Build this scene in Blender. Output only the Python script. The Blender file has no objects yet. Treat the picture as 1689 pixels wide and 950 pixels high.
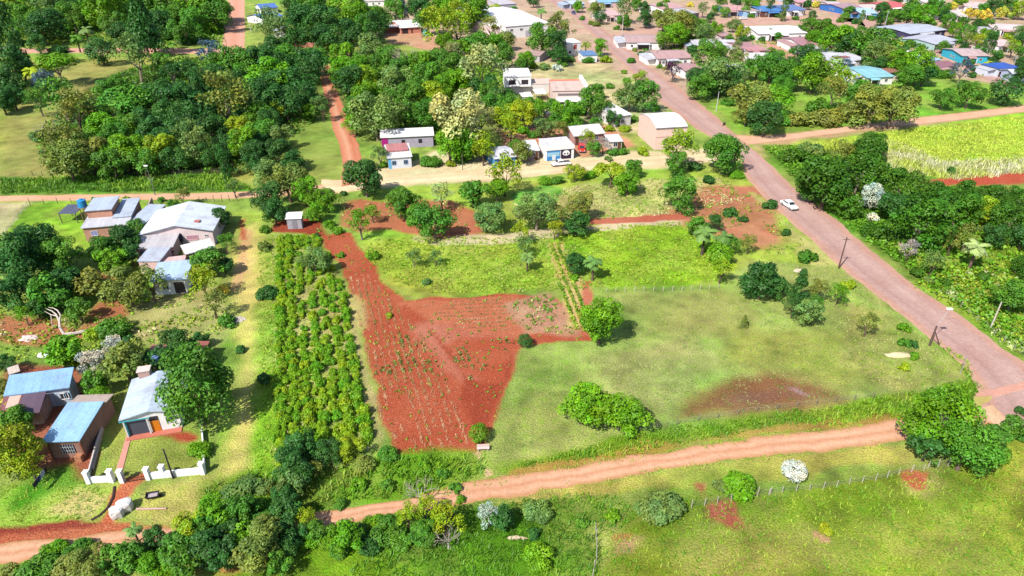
import bpy, math, random
import numpy as np
from mathutils import Vector, Matrix

random.seed(7)
RNG = np.random.default_rng(11)
SC = bpy.context.scene
COL = SC.collection
R = math.radians

# ------------------------------------------------------------------ camera
CAM_H, PITCH, FPX, CX, CY = 62.0, R(30.3), 1126.0, 844.5, 475.0
cam_data = bpy.data.cameras.new('camera')
cam_data.lens = FPX / 1689.0 * 36.0
cam_data.sensor_width = 36.0
cam_data.clip_start, cam_data.clip_end = 0.5, 4000.0
cam = bpy.data.objects.new('camera', cam_data)
COL.objects.link(cam)
cam.location = (0, 0, CAM_H)
cam.rotation_euler = (math.pi / 2 - PITCH, 0, 0)
SC.camera = cam

# ------------------------------------------------------------------ light
SUN_AZ = math.atan2(-0.62, -0.78)          # clockwise from +Y: behind the camera, to its left
SUN_EL = R(48)
w = bpy.data.worlds.new('World'); SC.world = w; w.use_nodes = True
nt = w.node_tree
bg = nt.nodes['Background']
sky = nt.nodes.new('ShaderNodeTexSky'); sky.sky_type = 'NISHITA'; sky.sun_disc = False
sky.sun_elevation = SUN_EL; sky.sun_rotation = SUN_AZ
nt.links.new(sky.outputs[0], bg.inputs[0]); bg.inputs[1].default_value = 0.11
sun_data = bpy.data.lights.new('sun', 'SUN'); sun_data.energy = 4.8; sun_data.angle = R(0.53)
sun_data.color = (1.0, 0.955, 0.88)
sun = bpy.data.objects.new('sun', sun_data); COL.objects.link(sun)
sdir = Vector((math.sin(SUN_AZ) * math.cos(SUN_EL), math.cos(SUN_AZ) * math.cos(SUN_EL), math.sin(SUN_EL)))
sun.rotation_euler = (-sdir).to_track_quat('-Z', 'Y').to_euler(); sun.location = (0, 0, 150)
SC.view_settings.view_transform = 'Standard'; SC.view_settings.look = 'None'
SC.view_settings.exposure = 1.04; SC.view_settings.gamma = 1.0
SC.view_settings.use_curve_mapping = False
SC.cycles.max_bounces = 5; SC.cycles.transparent_max_bounces = 6

# ------------------------------------------------------------------ measuring the place
def U(px, py, z=0.0):
    """the point at height z that lies on the line of sight of a photograph pixel"""
    dx, dy = (px - CX) / FPX, (CY - py) / FPX
    d = Vector((dx, math.cos(PITCH) + dy * math.sin(PITCH), -math.sin(PITCH) + dy * math.cos(PITCH)))
    t = (z - CAM_H) / d.z
    return Vector((d.x * t, d.y * t, z))
def scale_at(p):
    return FPX / (p.y * math.cos(PITCH) - (p.z - CAM_H) * math.sin(PITCH))
def lin1(c):
    c /= 255.0
    return c / 12.92 if c <= 0.04045 else ((c + 0.055) / 1.055) ** 2.4
EXPO = 2.0
def alb(r, g, b, k=1.0):
    return (min(.85, lin1(r) / EXPO * k), min(.85, lin1(g) / EXPO * k), min(.85, lin1(b) / EXPO * k), 1.0)

# ------------------------------------------------------------------ tags
THINGS = []                                   # (object, description, px, py) labelled at the end
def tag(o, label=None, cat=None, group=None, kind=None):
    if label: o['label'] = label
    if cat: o['category'] = cat
    if group: o['group'] = group
    if kind: o['kind'] = kind
    return o
def empty(name, loc, rz=0.0):
    o = bpy.data.objects.new(name, None); COL.objects.link(o)
    o.location = loc; o.rotation_euler = (0, 0, rz); o.empty_display_size = 0.3
    return o
def link(name, me, mat=None, parent=None, color=None):
    o = bpy.data.objects.new(name, me); COL.objects.link(o)
    if mat and not me.materials: me.materials.append(mat)
    if parent: o.parent = parent
    if color: o.color = color
    return o

# ------------------------------------------------------------------ numpy noise
_LAT = np.random.default_rng(3).random((256, 256))
def vnoise(x, y, s, seed=0):
    x = np.asarray(x) / s + seed * 17.3; y = np.asarray(y) / s + seed * 9.1
    xi = np.floor(x).astype(int); yi = np.floor(y).astype(int)
    fx = x - xi; fy = y - yi
    fx = fx * fx * (3 - 2 * fx); fy = fy * fy * (3 - 2 * fy)
    a = _LAT[xi % 256, yi % 256]; b = _LAT[(xi + 1) % 256, yi % 256]
    c = _LAT[xi % 256, (yi + 1) % 256]; d = _LAT[(xi + 1) % 256, (yi + 1) % 256]
    return (a * (1 - fx) + b * fx) * (1 - fy) + (c * (1 - fx) + d * fx) * fy
def fbm(x, y, s, seed=0, o=3):
    v = 0; a = 1; t = 0
    for i in range(o):
        v = v + a * vnoise(x, y, s / 2 ** i, seed + i * 3); t += a; a *= 0.55
    return v / t

# ------------------------------------------------------------------ mesh builder
class MB:
    def __init__(s): s.v = []; s.f = []
    def add(s, vs, fs):
        n = len(s.v); s.v += [tuple(v) for v in vs]; s.f += [tuple(i + n for i in f) for f in fs]
    def box(s, x0, x1, y0, y1, z0, z1):
        s.add([(x0, y0, z0), (x1, y0, z0), (x1, y1, z0), (x0, y1, z0), (x0, y0, z1), (x1, y0, z1), (x1, y1, z1), (x0, y1, z1)],
              [(3, 2, 1, 0), (4, 5, 6, 7), (0, 1, 5, 4), (1, 2, 6, 5), (2, 3, 7, 6), (3, 0, 4, 7)])
    def prism(s, poly, axis, a, b):
        """poly of 2D points extruded along axis ('x': poly is (y,z); 'y': poly is (x,z); 'z': poly is (x,y))"""
        def P(p, t):
            return (t, p[0], p[1]) if axis == 'x' else ((p[0], t, p[1]) if axis == 'y' else (p[0], p[1], t))
        n = len(poly)
        s.add([P(p, a) for p in poly] + [P(p, b) for p in poly],
              [tuple(range(n))[::-1], tuple(range(n, 2 * n))] + [(i, (i + 1) % n, n + (i + 1) % n, n + i) for i in range(n)])
    def slab(s, q, t):
        """four corners thickened downwards by t"""
        s.add(list(q) + [(p[0], p[1], p[2] - t) for p in q],
              [(0, 1, 2, 3), (7, 6, 5, 4), (0, 4, 5, 1), (1, 5, 6, 2), (2, 6, 7, 3), (3, 7, 4, 0)])
    def tube(s, p0, p1, r0, r1, n=7):
        p0 = Vector(p0); p1 = Vector(p1); d = (p1 - p0)
        if d.length < 1e-6: return
        d.normalize(); a = d.orthogonal().normalized(); b = d.cross(a)
        vs = []
        for p, r in ((p0, r0), (p1, r1)):
            for i in range(n):
                t = 2 * math.pi * i / n
                vs.append(p + a * math.cos(t) * r + b * math.sin(t) * r)
        s.add(vs, [tuple(range(n))[::-1], tuple(range(n, 2 * n))] + [(i, (i + 1) % n, n + (i + 1) % n, n + i) for i in range(n)])
    def path(s, pts, rs, n=6):
        for i in range(len(pts) - 1): s.tube(pts[i], pts[i + 1], rs[i], rs[i + 1], n)
    def disc(s, c, axis, r0, h, n=16):
        c = Vector(c); a = Vector(axis) * (h / 2); s.tube(c - a, c + a, r0, r0, n)
    def mesh(s, name):
        me = bpy.data.meshes.new(name); me.from_pydata(s.v, [], s.f); me.update(); return me
    def build(s, name, mat, parent=None, color=None, bevel=0):
        o = link(name, s.mesh(name), mat, parent, color)
        if bevel:
            m = o.modifiers.new('bevel', 'BEVEL'); m.width = bevel; m.segments = 2; m.limit_method = 'ANGLE'
        return o

def np_mesh(name, V, F, attrs=None):
    """fast mesh from arrays: V (n,3), F (m,4), attrs {name: (n,4) colours}"""
    me = bpy.data.meshes.new(name)
    me.vertices.add(len(V)); me.vertices.foreach_set('co', np.asarray(V, np.float32).ravel())
    k = F.shape[1]
    me.loops.add(F.size); me.loops.foreach_set('vertex_index', F.astype(np.int32).ravel())
    me.polygons.add(len(F)); me.polygons.foreach_set('loop_start', np.arange(0, F.size, k, dtype=np.int32))
    for nme, a in (attrs or {}).items():
        at = me.color_attributes.new(nme, 'FLOAT_COLOR', 'POINT'); at.data.foreach_set('color', np.asarray(a, np.float32).ravel())
    me.update(); me.validate()
    return me

# ------------------------------------------------------------------ materials
MATS = {}
def new_mat(name):
    m = bpy.data.materials.new(name); m.use_nodes = True
    n = m.node_tree; return m, n, n.nodes['Principled BSDF']
def N(n, t, **kw):
    o = n.nodes.new(t)
    for k, v in kw.items(): setattr(o, k, v)
    return o
def noise(n, vec, scale, detail=4, rough=0.55):
    o = N(n, 'ShaderNodeTexNoise'); o.inputs['Scale'].default_value = scale
    o.inputs['Detail'].default_value = detail; o.inputs['Roughness'].default_value = rough
    if vec: n.links.new(vec, o.inputs['Vector'])
    return o.outputs['Fac']
def remap(n, fac, a, b, c, d):
    o = N(n, 'ShaderNodeMapRange'); n.links.new(fac, o.inputs[0])
    for i, v in enumerate((a, b, c, d)): o.inputs[i + 1].default_value = v
    return o.outputs[0]
def mulc(n, col, fac):
    """colour times a grey factor"""
    o = N(n, 'ShaderNodeVectorMath', operation='SCALE'); n.links.new(col, o.inputs[0]); n.links.new(fac, o.inputs['Scale'])
    return o.outputs[0]
def mixc(n, fac, a, b, mode='MIX'):
    o = N(n, 'ShaderNodeMix', data_type='RGBA', blend_type=mode)
    if hasattr(fac, 'is_linked'): n.links.new(fac, o.inputs[0])
    else: o.inputs[0].default_value = fac
    for i, v in ((6, a), (7, b)):
        if hasattr(v, 'is_linked'): n.links.new(v, o.inputs[i])
        else: o.inputs[i].default_value = v
    return o.outputs[2]
def bump(n, p, h, strength, dist):
    o = N(n, 'ShaderNodeBump'); o.inputs['Strength'].default_value = strength; o.inputs['Distance'].default_value = dist
    n.links.new(h, o.inputs['Height']); n.links.new(o.outputs[0], p.inputs['Normal'])

def m_ground():
    m, n, p = new_mat('ground_cover')
    pos = N(n, 'ShaderNodeNewGeometry').outputs['Position']
    c = N(n, 'ShaderNodeVertexColor', layer_name='cover').outputs['Color']
    dry = N(n, 'ShaderNodeVertexColor', layer_name='soil').outputs['Color']      # r: how much bare soil
    sp = N(n, 'ShaderNodeSeparateColor'); n.links.new(dry, sp.inputs[0])
    f1 = noise(n, pos, 0.11, 5); f2 = noise(n, pos, 0.9, 4, .65); f3 = noise(n, pos, 4.0, 3, .7)
    # dry straw and fresh blades through the grass
    straw = mixc(n, remap(n, f1, .46, .64, 0, .26), c, alb(200, 190, 110))
    lush = mixc(n, remap(n, f2, .50, .68, 0, .9), straw, mixc(n, 1.0, straw, (.66, .88, .40, 1), 'MULTIPLY'))
    pale = mixc(n, remap(n, f2, .32, .46, .9, 0), lush, mixc(n, 1.0, lush, (1.16, 1.08, 1.30, 1), 'MULTIPLY'))
    # bare soil: dry paler crust, darker damp patches, straw specks
    crust = mixc(n, remap(n, f1, .44, .62, 0, .85), c, mixc(n, 1.0, c, (1.12, 1.34, 1.40, 1), 'MULTIPLY'))
    damp = mixc(n, remap(n, f2, .56, .70, 0, .8), crust, mixc(n, 1.0, crust, (.80, .74, .72, 1), 'MULTIPLY'))
    f4 = noise(n, pos, 1.7, 2, .8)
    specks = mixc(n, remap(n, f4, .62, .70, 0, .55), damp, alb(222, 176, 140))
    col = mixc(n, sp.outputs[0], pale, specks)
    k = N(n, 'ShaderNodeMath', operation='MULTIPLY')
    n.links.new(remap(n, f2, .3, .7, .86, 1.14), k.inputs[0]); n.links.new(remap(n, f3, .3, .7, .62, 1.38), k.inputs[1])
    n.links.new(mulc(n, col, k.outputs[0]), p.inputs['Base Color'])
    p.inputs['Roughness'].default_value = .95; p.inputs['Specular IOR Level'].default_value = .1
    bump(n, p, f3, .9, .35)
    return m
def m_road(name, tone, streak):
    m, n, p = new_mat(name)
    pos = N(n, 'ShaderNodeNewGeometry').outputs['Position']
    c = N(n, 'ShaderNodeVertexColor', layer_name='cover').outputs['Color']
    f1 = noise(n, pos, 0.16, 5, .6); f2 = noise(n, pos, 1.6, 4, .7); f3 = noise(n, pos, 7, 2, .6)
    col = mixc(n, remap(n, f1, .45, .68, 0, streak), c, tone)
    f4 = noise(n, pos, .55, 5, .75); col = mixc(n, remap(n, f4, .56, .70, 0, .5), col, mixc(n, 1.0, col, (.78, .70, .66, 1), 'MULTIPLY'))
    col = mixc(n, remap(n, f4, .30, .42, .5, 0), col, mixc(n, 1.0, col, (1.08, 1.12, 1.12, 1), 'MULTIPLY'))
    k = N(n, 'ShaderNodeMath', operation='MULTIPLY')
    n.links.new(remap(n, f2, .3, .7, .86, 1.12), k.inputs[0]); n.links.new(remap(n, f3, .3, .7, .88, 1.12), k.inputs[1])
    n.links.new(mulc(n, col, k.outputs[0]), p.inputs['Base Color'])
    p.inputs['Roughness'].default_value = .93; p.inputs['Specular IOR Level'].default_value = .15
    bump(n, p, f2, .35, .12)
    return m
def m_leaf():
    m, n, p = new_mat('leaves')
    oc = N(n, 'ShaderNodeObjectInfo')
    v = N(n, 'ShaderNodeVertexColor', layer_name='clump').outputs['Color']
    col = mixc(n, 1.0, oc.outputs['Color'], v, 'MULTIPLY')
    sc = N(n, 'ShaderNodeVectorMath', operation='SCALE'); n.links.new(col, sc.inputs[0]); sc.inputs['Scale'].default_value = 2.0
    n.links.new(sc.outputs[0], p.inputs['Base Color'])
    p.inputs['Roughness'].default_value = .55; p.inputs['Specular IOR Level'].default_value = .25
    tr = N(n, 'ShaderNodeBsdfTranslucent'); n.links.new(sc.outputs[0], tr.inputs[0])
    mx = N(n, 'ShaderNodeMixShader'); mx.inputs[0].default_value = .25
    n.links.new(p.outputs[0], mx.inputs[1]); n.links.new(tr.outputs[0], mx.inputs[2])
    n.links.new(mx.outputs[0], n.nodes['Material Output'].inputs[0])
    return m
def m_tint(name, rough=.85, nscale=.6, lo=.78, hi=1.15, grime=.25, axis=None, spec=.3, metal=0.0):
    """object colour, weathered; axis: 0/1 gives corrugated sheet seams across that local axis"""
    m, n, p = new_mat(name)
    oc = N(n, 'ShaderNodeObjectInfo'); tc = N(n, 'ShaderNodeTexCoord')
    mp = N(n, 'ShaderNodeVectorMath', operation='ADD'); n.links.new(tc.outputs['Object'], mp.inputs[0]); n.links.new(oc.outputs['Location'], mp.inputs[1])
    f1 = noise(n, mp.outputs[0], nscale, 5, .6); f2 = noise(n, mp.outputs[0], nscale * 6, 3, .6)
    col = mulc(n, oc.outputs['Color'], remap(n, f2, .3, .7, lo, hi))
    col = mixc(n, remap(n, f1, .52, .70, 0, grime), col, alb(120, 82, 62))
    if axis is not None:
        sx = N(n, 'ShaderNodeSeparateXYZ'); n.links.new(tc.outputs['Object'], sx.inputs[0])
        w1 = N(n, 'ShaderNodeMath', operation='PINGPONG'); n.links.new(sx.outputs[axis], w1.inputs[0]); w1.inputs[1].default_value = .5
        col = mulc(n, col, remap(n, w1.outputs[0], 0.0, .09, .84, 1.0))
        # individual sheets differ a little in age
        fl = N(n, 'ShaderNodeMath', operation='FLOOR'); n.links.new(sx.outputs[axis], fl.inputs[0])
        wn = N(n, 'ShaderNodeTexWhiteNoise', noise_dimensions='1D'); n.links.new(fl.outputs[0], wn.inputs['W'])
        col = mulc(n, col, remap(n, wn.outputs[0], 0, 1, .93, 1.04))
        ws = N(n, 'ShaderNodeMath', operation='SINE'); mm = N(n, 'ShaderNodeMath', operation='MULTIPLY')
        n.links.new(sx.outputs[axis], mm.inputs[0]); mm.inputs[1].default_value = 40; n.links.new(mm.outputs[0], ws.inputs[0])
        bump(n, p, ws.outputs[0], .4, .03)
    n.links.new(col, p.inputs['Base Color'])
    p.inputs['Roughness'].default_value = rough; p.inputs['Specular IOR Level'].default_value = spec; p.inputs['Metallic'].default_value = metal
    return m
def m_brick():
    m, n, p = new_mat('brickwork')
    oc = N(n, 'ShaderNodeObjectInfo'); tc = N(n, 'ShaderNodeTexCoord')
    sx = N(n, 'ShaderNodeSeparateXYZ'); n.links.new(tc.outputs['Object'], sx.inputs[0])
    ad = N(n, 'ShaderNodeMath', operation='ADD'); n.links.new(sx.outputs[0], ad.inputs[0]); n.links.new(sx.outputs[1], ad.inputs[1])
    cb = N(n, 'ShaderNodeCombineXYZ'); n.links.new(ad.outputs[0], cb.inputs[0]); n.links.new(sx.outputs[2], cb.inputs[1])
    bt = N(n, 'ShaderNodeTexBrick'); n.links.new(cb.outputs[0], bt.inputs['Vector'])
    bt.inputs['Scale'].default_value = 1.0; bt.inputs['Brick Width'].default_value = .34; bt.inputs['Row Height'].default_value = .2
    bt.inputs['Mortar Size'].default_value = .02
    n.links.new(oc.outputs['Color'], bt.inputs['Color1']); n.links.new(mulc(n, oc.outputs['Color'], remap(n, ad.outputs[0], 0, 1, .8, .8)), bt.inputs['Color2'])
    bt.inputs['Mortar'].default_value = alb(190, 165, 150)
    f = noise(n, tc.outputs['Object'], .7, 4)
    n.links.new(mulc(n, bt.outputs[0], remap(n, f, .3, .7, .8, 1.15)), p.inputs['Base Color'])
    p.inputs['Roughness'].default_value = .9
    return m
def m_glass():
    m, n, p = new_mat('window_glass')
    p.inputs['Base Color'].default_value = (.02, .025, .035, 1); p.inputs['Roughness'].default_value = .12
    return m
M_GROUND = m_ground()
M_STONE = m_road('cobbled_road', alb(174, 130, 116), .45)
M_DIRT = m_road('packed_dirt', alb(206, 146, 110), .4)
M_LEAF = m_leaf()
M_BARK = m_tint('bark', .95, 2.0, .6, 1.3, .2)
M_WALL = m_tint('plaster', .9, .5, .9, 1.06, .14)
M_BRICK = m_brick()
M_ROOFX = m_tint('corrugated_x', .5, .35, .88, 1.08, .3, axis=0, spec=.45)
M_ROOFY = m_tint('corrugated_y', .5, .35, .88, 1.08, .3, axis=1, spec=.45)
M_WOOD = m_tint('weathered_wood', .9, 1.2, .7, 1.2, .2)
M_PAINT = m_tint('car_paint', .25, .8, .97, 1.03, .02, spec=.5)
M_PLAIN = m_tint('plain_surface', .6, 1.0, .9, 1.08, .06)
M_GLASS = m_glass()
# ------------------------------------------------------------------ ground
def poly_world(px): return np.array([U(x, y)[:2] for x, y in px])
def sdist(P, poly):
    """signed distance (positive inside) from points P (n,2) to a polygon"""
    d = np.full(len(P), 1e9); ins = np.zeros(len(P), bool)
    for i in range(len(poly)):
        a = poly[i]; b = poly[(i + 1) % len(poly)]; e = b - a; l2 = max(1e-9, e @ e)
        t = np.clip(((P - a) @ e) / l2, 0, 1); q = P - (a + t[:, None] * e)
        d = np.minimum(d, np.einsum('ij,ij->i', q, q))
        c = (a[1] > P[:, 1]) != (b[1] > P[:, 1])
        ins ^= c & (P[:, 0] < (b[0] - a[0]) * (P[:, 1] - a[1]) / ((b[1] - a[1]) or 1e-9) + a[0])
    return np.where(ins, 1, -1) * np.sqrt(d)

SOIL = alb(188, 92, 62); SOILD = alb(156, 66, 50)
# (name, colour, softness m, ragged m, soil 0..1, polygon in photograph pixels)
PATCH = [
 # far town ground: bare swept earth between houses
 ('town', alb(206, 172, 146), 6, 5, .6, [(560,-40),(1760,-40),(1760,112),(1640,140),(1500,118),(1330,100),(1190,110),(1060,215),(900,240),(800,215),(840,120),(640,60)]),
 ('town_green', alb(206, 194, 142), 5, 4, .1, [(840,100),(1000,108),(1060,130),(1090,180),(1040,220),(900,225),(850,190)]),
 ('far_lawn', alb(176, 184, 98), 3, 2, .2, [(510,-12),(620,-12),(640,30),(540,18)]),
 ('block_left', alb(164, 172, 78), 5, 3, .2, [(40,95),(300,100),(370,95),(520,100),(540,300),(0,320),(0,160)]),
 ('hay_left', alb(162, 166, 86), 8, 7, .25, [(0,165),(60,150),(115,110),(235,110),(180,160),(110,200),(60,300),(0,310)]),
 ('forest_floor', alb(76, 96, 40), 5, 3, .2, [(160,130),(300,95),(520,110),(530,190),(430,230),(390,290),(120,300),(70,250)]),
 ('track_meadow', alb(150, 168, 76), 3, 2, .3, [(470,200),(545,180),(565,300),(500,310),(480,280)]),
 ('verge_left', alb(92, 148, 44), 2, 2, 0, [(0,292),(250,288),(370,284),(420,318),(250,318),(0,322)]),
 ('lot_lawn', alb(160, 196, 62), 1.5, 1, 0, [(8,385),(48,338),(140,328),(250,338),(240,400),(140,415),(60,400)]),
 ('lot_dry', alb(214, 202, 150), 1.5, 1.5, .3, [(-20,336),(46,336),(6,388),(-40,388)]),
 ('wood_floor', alb(112, 128, 60), 4, 3, .3, [(560,100),(800,90),(850,210),(720,240),(600,210),(560,180)]),
 ('yard_soil', alb(214, 160, 128), 2, 2, .7, [(625,40),(700,55),(775,80),(770,92),(690,78),(640,70)]),
 ('sand_yards', alb(236, 212, 166), 2, 1.5, .75, [(590,300),(625,268),(690,262),(720,250),(820,262),(880,240),(950,255),(1060,248),(1150,244),(1215,240),(1226,264),(1150,272),(1060,280),(940,284),(850,296),(740,302),(640,312)]),
 ('shop_soil', alb(216, 150, 116), 2, 1.5, .7, [(820,215),(1000,205),(1050,240),(960,262),(940,250),(830,250)]),
 ('lawn_right', alb(140, 184, 64), 2, 1.5, 0, [(1165,165),(1215,180),(1330,150),(1500,135),(1640,140),(1700,150),(1700,180),(1560,190),(1470,200),(1330,215),(1215,216)]),
 ('lane_verge', alb(196, 168, 118), 2, 1.5, .4, [(1240,240),(1280,225),(1480,200),(1700,172),(1700,182),(1500,212),(1320,232),(1270,262)]),
 ('lime_field', alb(178, 204, 66), 3, 3, 0, [(1270,262),(1320,235),(1440,222),(1500,210),(1700,186),(1700,285),(1560,298),(1480,275),(1400,250)]),
 ('lime_core', alb(182, 208, 72), 4, 3, 0, [(1490,225),(1700,192),(1700,262),(1540,262)]),
 ('reeds', alb(192, 194, 132), 3, 4, .2, [(1430,225),(1500,245),(1560,265),(1700,262),(1700,284),(1560,296),(1470,275),(1430,245)]),
 ('right_scrub', alb(112, 156, 50), 3, 2, 0, [(1255,240),(1330,240),(1480,280),(1560,300),(1700,310),(1700,600),(1560,500),(1440,410),(1320,315)]),
 ('right_scrub_light', alb(158, 184, 62), 3, 3, .1, [(1480,420),(1700,400),(1700,600),(1600,530),(1500,455)]),
 ('red_lane', alb(200, 92, 66), 1.5, 1.5, .95, [(1510,300),(1600,290),(1700,280),(1700,304),(1625,306),(1560,304)]),
 # middle: garden plots
 ('plots', alb(170, 194, 74), 3, 2, .05, [(600,310),(850,300),(1060,280),(1225,268),(1345,400),(1380,440),(1200,470),(960,480),(840,480),(660,495),(590,420)]),
 ('plot_far', alb(196, 196, 116), 2, 3, .2, [(850,330),(960,305),(1190,290),(1230,330),(1130,355),(960,366),(850,370)]),
 ('plot_lime', alb(156, 194, 46), 2, 2, 0, [(900,400),(960,378),(1140,365),(1180,390),(1190,460),(1150,476),(1010,474),(960,440)]),
 ('plot_fresh', alb(110, 186, 66), 2, 2, 0, [(840,320),(900,302),(930,312),(900,345),(850,350)]),
 ('plot_left', alb(176, 194, 70), 2, 2, 0, [(600,400),(700,385),(840,392),(905,400),(915,470),(840,484),(720,486),(655,470),(610,430)]),
 ('straw_row', alb(222, 204, 160), 1, 1.5, .4, [(690,392),(800,388),(960,372),(1070,360),(1130,358),(1120,368),(980,384),(850,398),(720,404)]),
 ('red_upper', alb(202, 120, 88), 2.5, 7, .7, [(520,384),(548,330),(600,322),(650,326),(740,328),(800,350),(810,384),(700,388),(640,382),(590,392)]),
 ('red_shed', alb(164, 74, 50), 1, 1, .95, [(446,364),(530,358),(532,398),(500,386),(450,380)]),
 ('red_right', alb(202, 130, 98), 3.5, 8, .6, [(1130,352),(1200,318),(1245,318),(1290,360),(1330,404),(1310,420),(1240,420),(1200,392),(1140,372)]),
 ('red_line', alb(202, 110, 84), .6, .6, .9, [(968,362),(1130,352),(1140,362),(975,370)]),
 ('right_verge', alb(196, 192, 112), 2, 2, .25, [(1240,318),(1262,330),(1340,400),(1430,478),(1540,568),(1500,560),(1400,490),(1330,430),(1290,370)]),
 # big pasture
 ('pasture', alb(162, 182, 92), 2, 1.2, .12, [(850,570),(985,560),(990,486),(1180,480),(1240,430),(1380,440),(1480,520),(1590,600),(1600,640),(1400,662),(1200,690),(1060,706),(930,740),(805,760),(835,650)]),
 ('pasture_fresh', alb(140, 162, 76), 6, 5, 0, [(840,590),(930,572),(1000,600),(960,700),(850,730)]),
 ('pasture_dry', alb(182, 178, 110), 6, 6, .2, [(1010,600),(1130,540),(1200,600),(1100,680),(1020,660)]),
 ('pasture_brown', alb(166, 166, 92), 5, 6, .25, [(1010,500),(1180,490),(1230,520),(1200,545),(1080,530)]),
 ('pasture_olive', alb(160, 170, 78), 6, 4, .1, [(1200,540),(1420,540),(1480,600),(1400,650),(1300,600),(1180,610)]),
 ('bare_ring', alb(144, 104, 66), 4, 4, .6, [(1120,690),(1140,645),(1200,614),(1280,606),(1350,625),(1400,658),(1310,672),(1200,690)]),
 ('bare_core', alb(140, 102, 78), 3, 5, .75, [(1160,672),(1200,640),(1270,630),(1360,645),(1370,660),(1280,672)]),
 ('bare_lilac', alb(196, 164, 172), 1.0, 1.6, .95, [(1292,636),(1318,638),(1350,654),(1326,660),(1312,652)]),
 ('pasture_rough', alb(176, 176, 96), 3, 3, .1, [(1390,500),(1460,515),(1570,590),(1590,615),(1480,640),(1400,600)]),
 ('bank', alb(116, 160, 34), 1.6, 1.2, 0, [(800,772),(940,745),(1060,712),(1200,692),(1400,664),(1560,640),(1604,628),(1575,592),(1545,566),(1590,590),(1622,640),(1590,668),(1480,690),(1380,704),(1260,712),(1090,742),(985,760),(840,786)]),
 ('bank_rust', alb(178, 150, 70), 1, 1.2, .4, [(960,752),(1090,730),(1260,704),(1400,694),(1490,690),(1480,700),(1380,708),(1260,716),(1090,747),(985,762),(840,786),(850,776)]),
 # red field
 ('field', SOIL, .6, 1.1, 1, [(520,388),(578,384),(592,412),(640,468),(668,496),(715,486),(770,488),(850,484),(905,486),(950,520),(985,555),(985,566),(860,570),(848,600),(820,690),(805,738),(785,748),(740,748),(660,754),(634,700),(612,620),(598,560),(585,505),(560,440)]),
 ('field_tilled', alb(202, 116, 82), 1, 1, 1, [(660,500),(770,490),(850,488),(900,545),(850,556),(740,545)]),
 ('field_litter', alb(198, 116, 90), 2.5, 3, 1, [(700,540),(740,545),(850,556),(850,562),(745,556),(730,570),(760,615),(790,625),(760,628),(735,610)]),
 ('field_stubble', alb(204, 150, 120), 2, 2, .7, [(840,500),(905,486),(945,520),(950,552),(870,548)]),
 ('field_path', alb(172, 78, 52), .6, .6, 1, [(666,502),(700,530),(735,575),(765,625),(760,660),(790,735),(812,690),(838,600),(850,560),(836,632),(800,636),(770,620),(725,560)]),
 ('row_plot', alb(222, 186, 120), .6, .6, .8, [(902,402),(925,398),(962,470),(975,500),(955,545),(938,540),(925,470)]),
 ('row_path', alb(206, 116, 88), .5, .5, .9, [(958,466),(974,464),(976,510),(985,556),(960,552)]),
 # plantation
 ('plantation', alb(168, 186, 86), 1, 1, .1, [(448,384),(522,390),(556,440),(582,505),(598,580),(622,680),(640,750),(560,780),(455,790),(452,500)]),
 ('plantation_dry', alb(206, 200, 120), 3, 3, .2, [(490,480),(580,490),(590,540),(500,580)]),
 ('plantation_edge', alb(186, 176, 112), 1, 1.2, .3, [(556,470),(582,505),(598,580),(622,680),(640,750),(626,750),(600,660),(584,580),(572,510)]),
 # lane between plantation and houses
 ('lane_grass', alb(166, 192, 76), 1.5, 1.5, .05, [(392,352),(446,352),(452,560),(452,800),(340,800),(380,680),(400,560)]),
 ('lane_sand', alb(222, 206, 116), 3, 2.5, .35, [(398,372),(432,360),(422,450),(428,560),(424,680),(422,760),(376,782),(384,700),(392,600),(384,500)]),
 ('lane_track', alb(222, 178, 118), .6, .7, .7, [(400,380),(412,372),(410,430),(392,480),(380,482),(390,440)]),
 ('lane_red', alb(190, 96, 66), .8, .8, .9, [(393,366),(402,360),(406,395),(396,396)]),
 ('lane_green', alb(142, 190, 46), 2, 1.5, 0, [(424,610),(452,600),(456,790),(420,790)]),
 ('garden_waste', alb(184, 176, 110), 2, 2.5, .35, [(220,500),(340,480),(380,520),(360,570),(230,570),(200,530)]),
 ('garden_red', alb(190, 118, 82), 1.5, 2, .8, [(0,520),(60,530),(130,540),(170,480),(160,440),(200,470),(215,520),(160,560),(60,575),(0,560)]),
 ('houses_soil', alb(172, 100, 74), 1.5, 1.5, .8, [(10,600),(110,600),(160,640),(150,790),(70,790),(20,720),(0,660)]),
 ('yard_grass', alb(160, 176, 78), 1.5, 1.5, .15, [(165,690),(205,680),(300,705),(335,720),(335,775),(200,790),(160,790)]),
 ('yard_red', alb(184, 84, 58), .8, 1, .9, [(262,704),(310,712),(320,722),(300,726),(272,722)]),
 ('front_grass', alb(158, 184, 70), 1.5, 1.5, .1, [(0,800),(60,790),(145,795),(190,805),(150,860),(0,875)]),
 ('front_dark', alb(92, 152, 34), 2, 1.5, 0, [(60,780),(120,760),(150,800),(90,820),(20,840)]),
 ('front_dry', alb(206, 186, 116), 1.5, 1.5, .3, [(60,840),(130,810),(185,815),(150,858),(80,862)]),
 ('front_grass_r', alb(182, 184, 92), 1.5, 1.5, .2, [(240,800),(345,785),(330,830),(290,860),(215,860)]),
 ('drive', alb(206, 110, 76), .8, .8, .9, [(205,790),(243,782),(225,800),(205,830),(190,880),(150,880),(180,840),(195,800)]),
 ('red_bank', SOILD, .7, .9, 1, [(-30,876),(50,866),(120,858),(160,860),(172,872),(90,884),(-30,900)]),
 ('soil_front', alb(200, 110, 76), .8, .9, .95, [(-30,888),(90,880),(180,862),(268,872),(262,880),(100,896),(-30,906)]),
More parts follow.
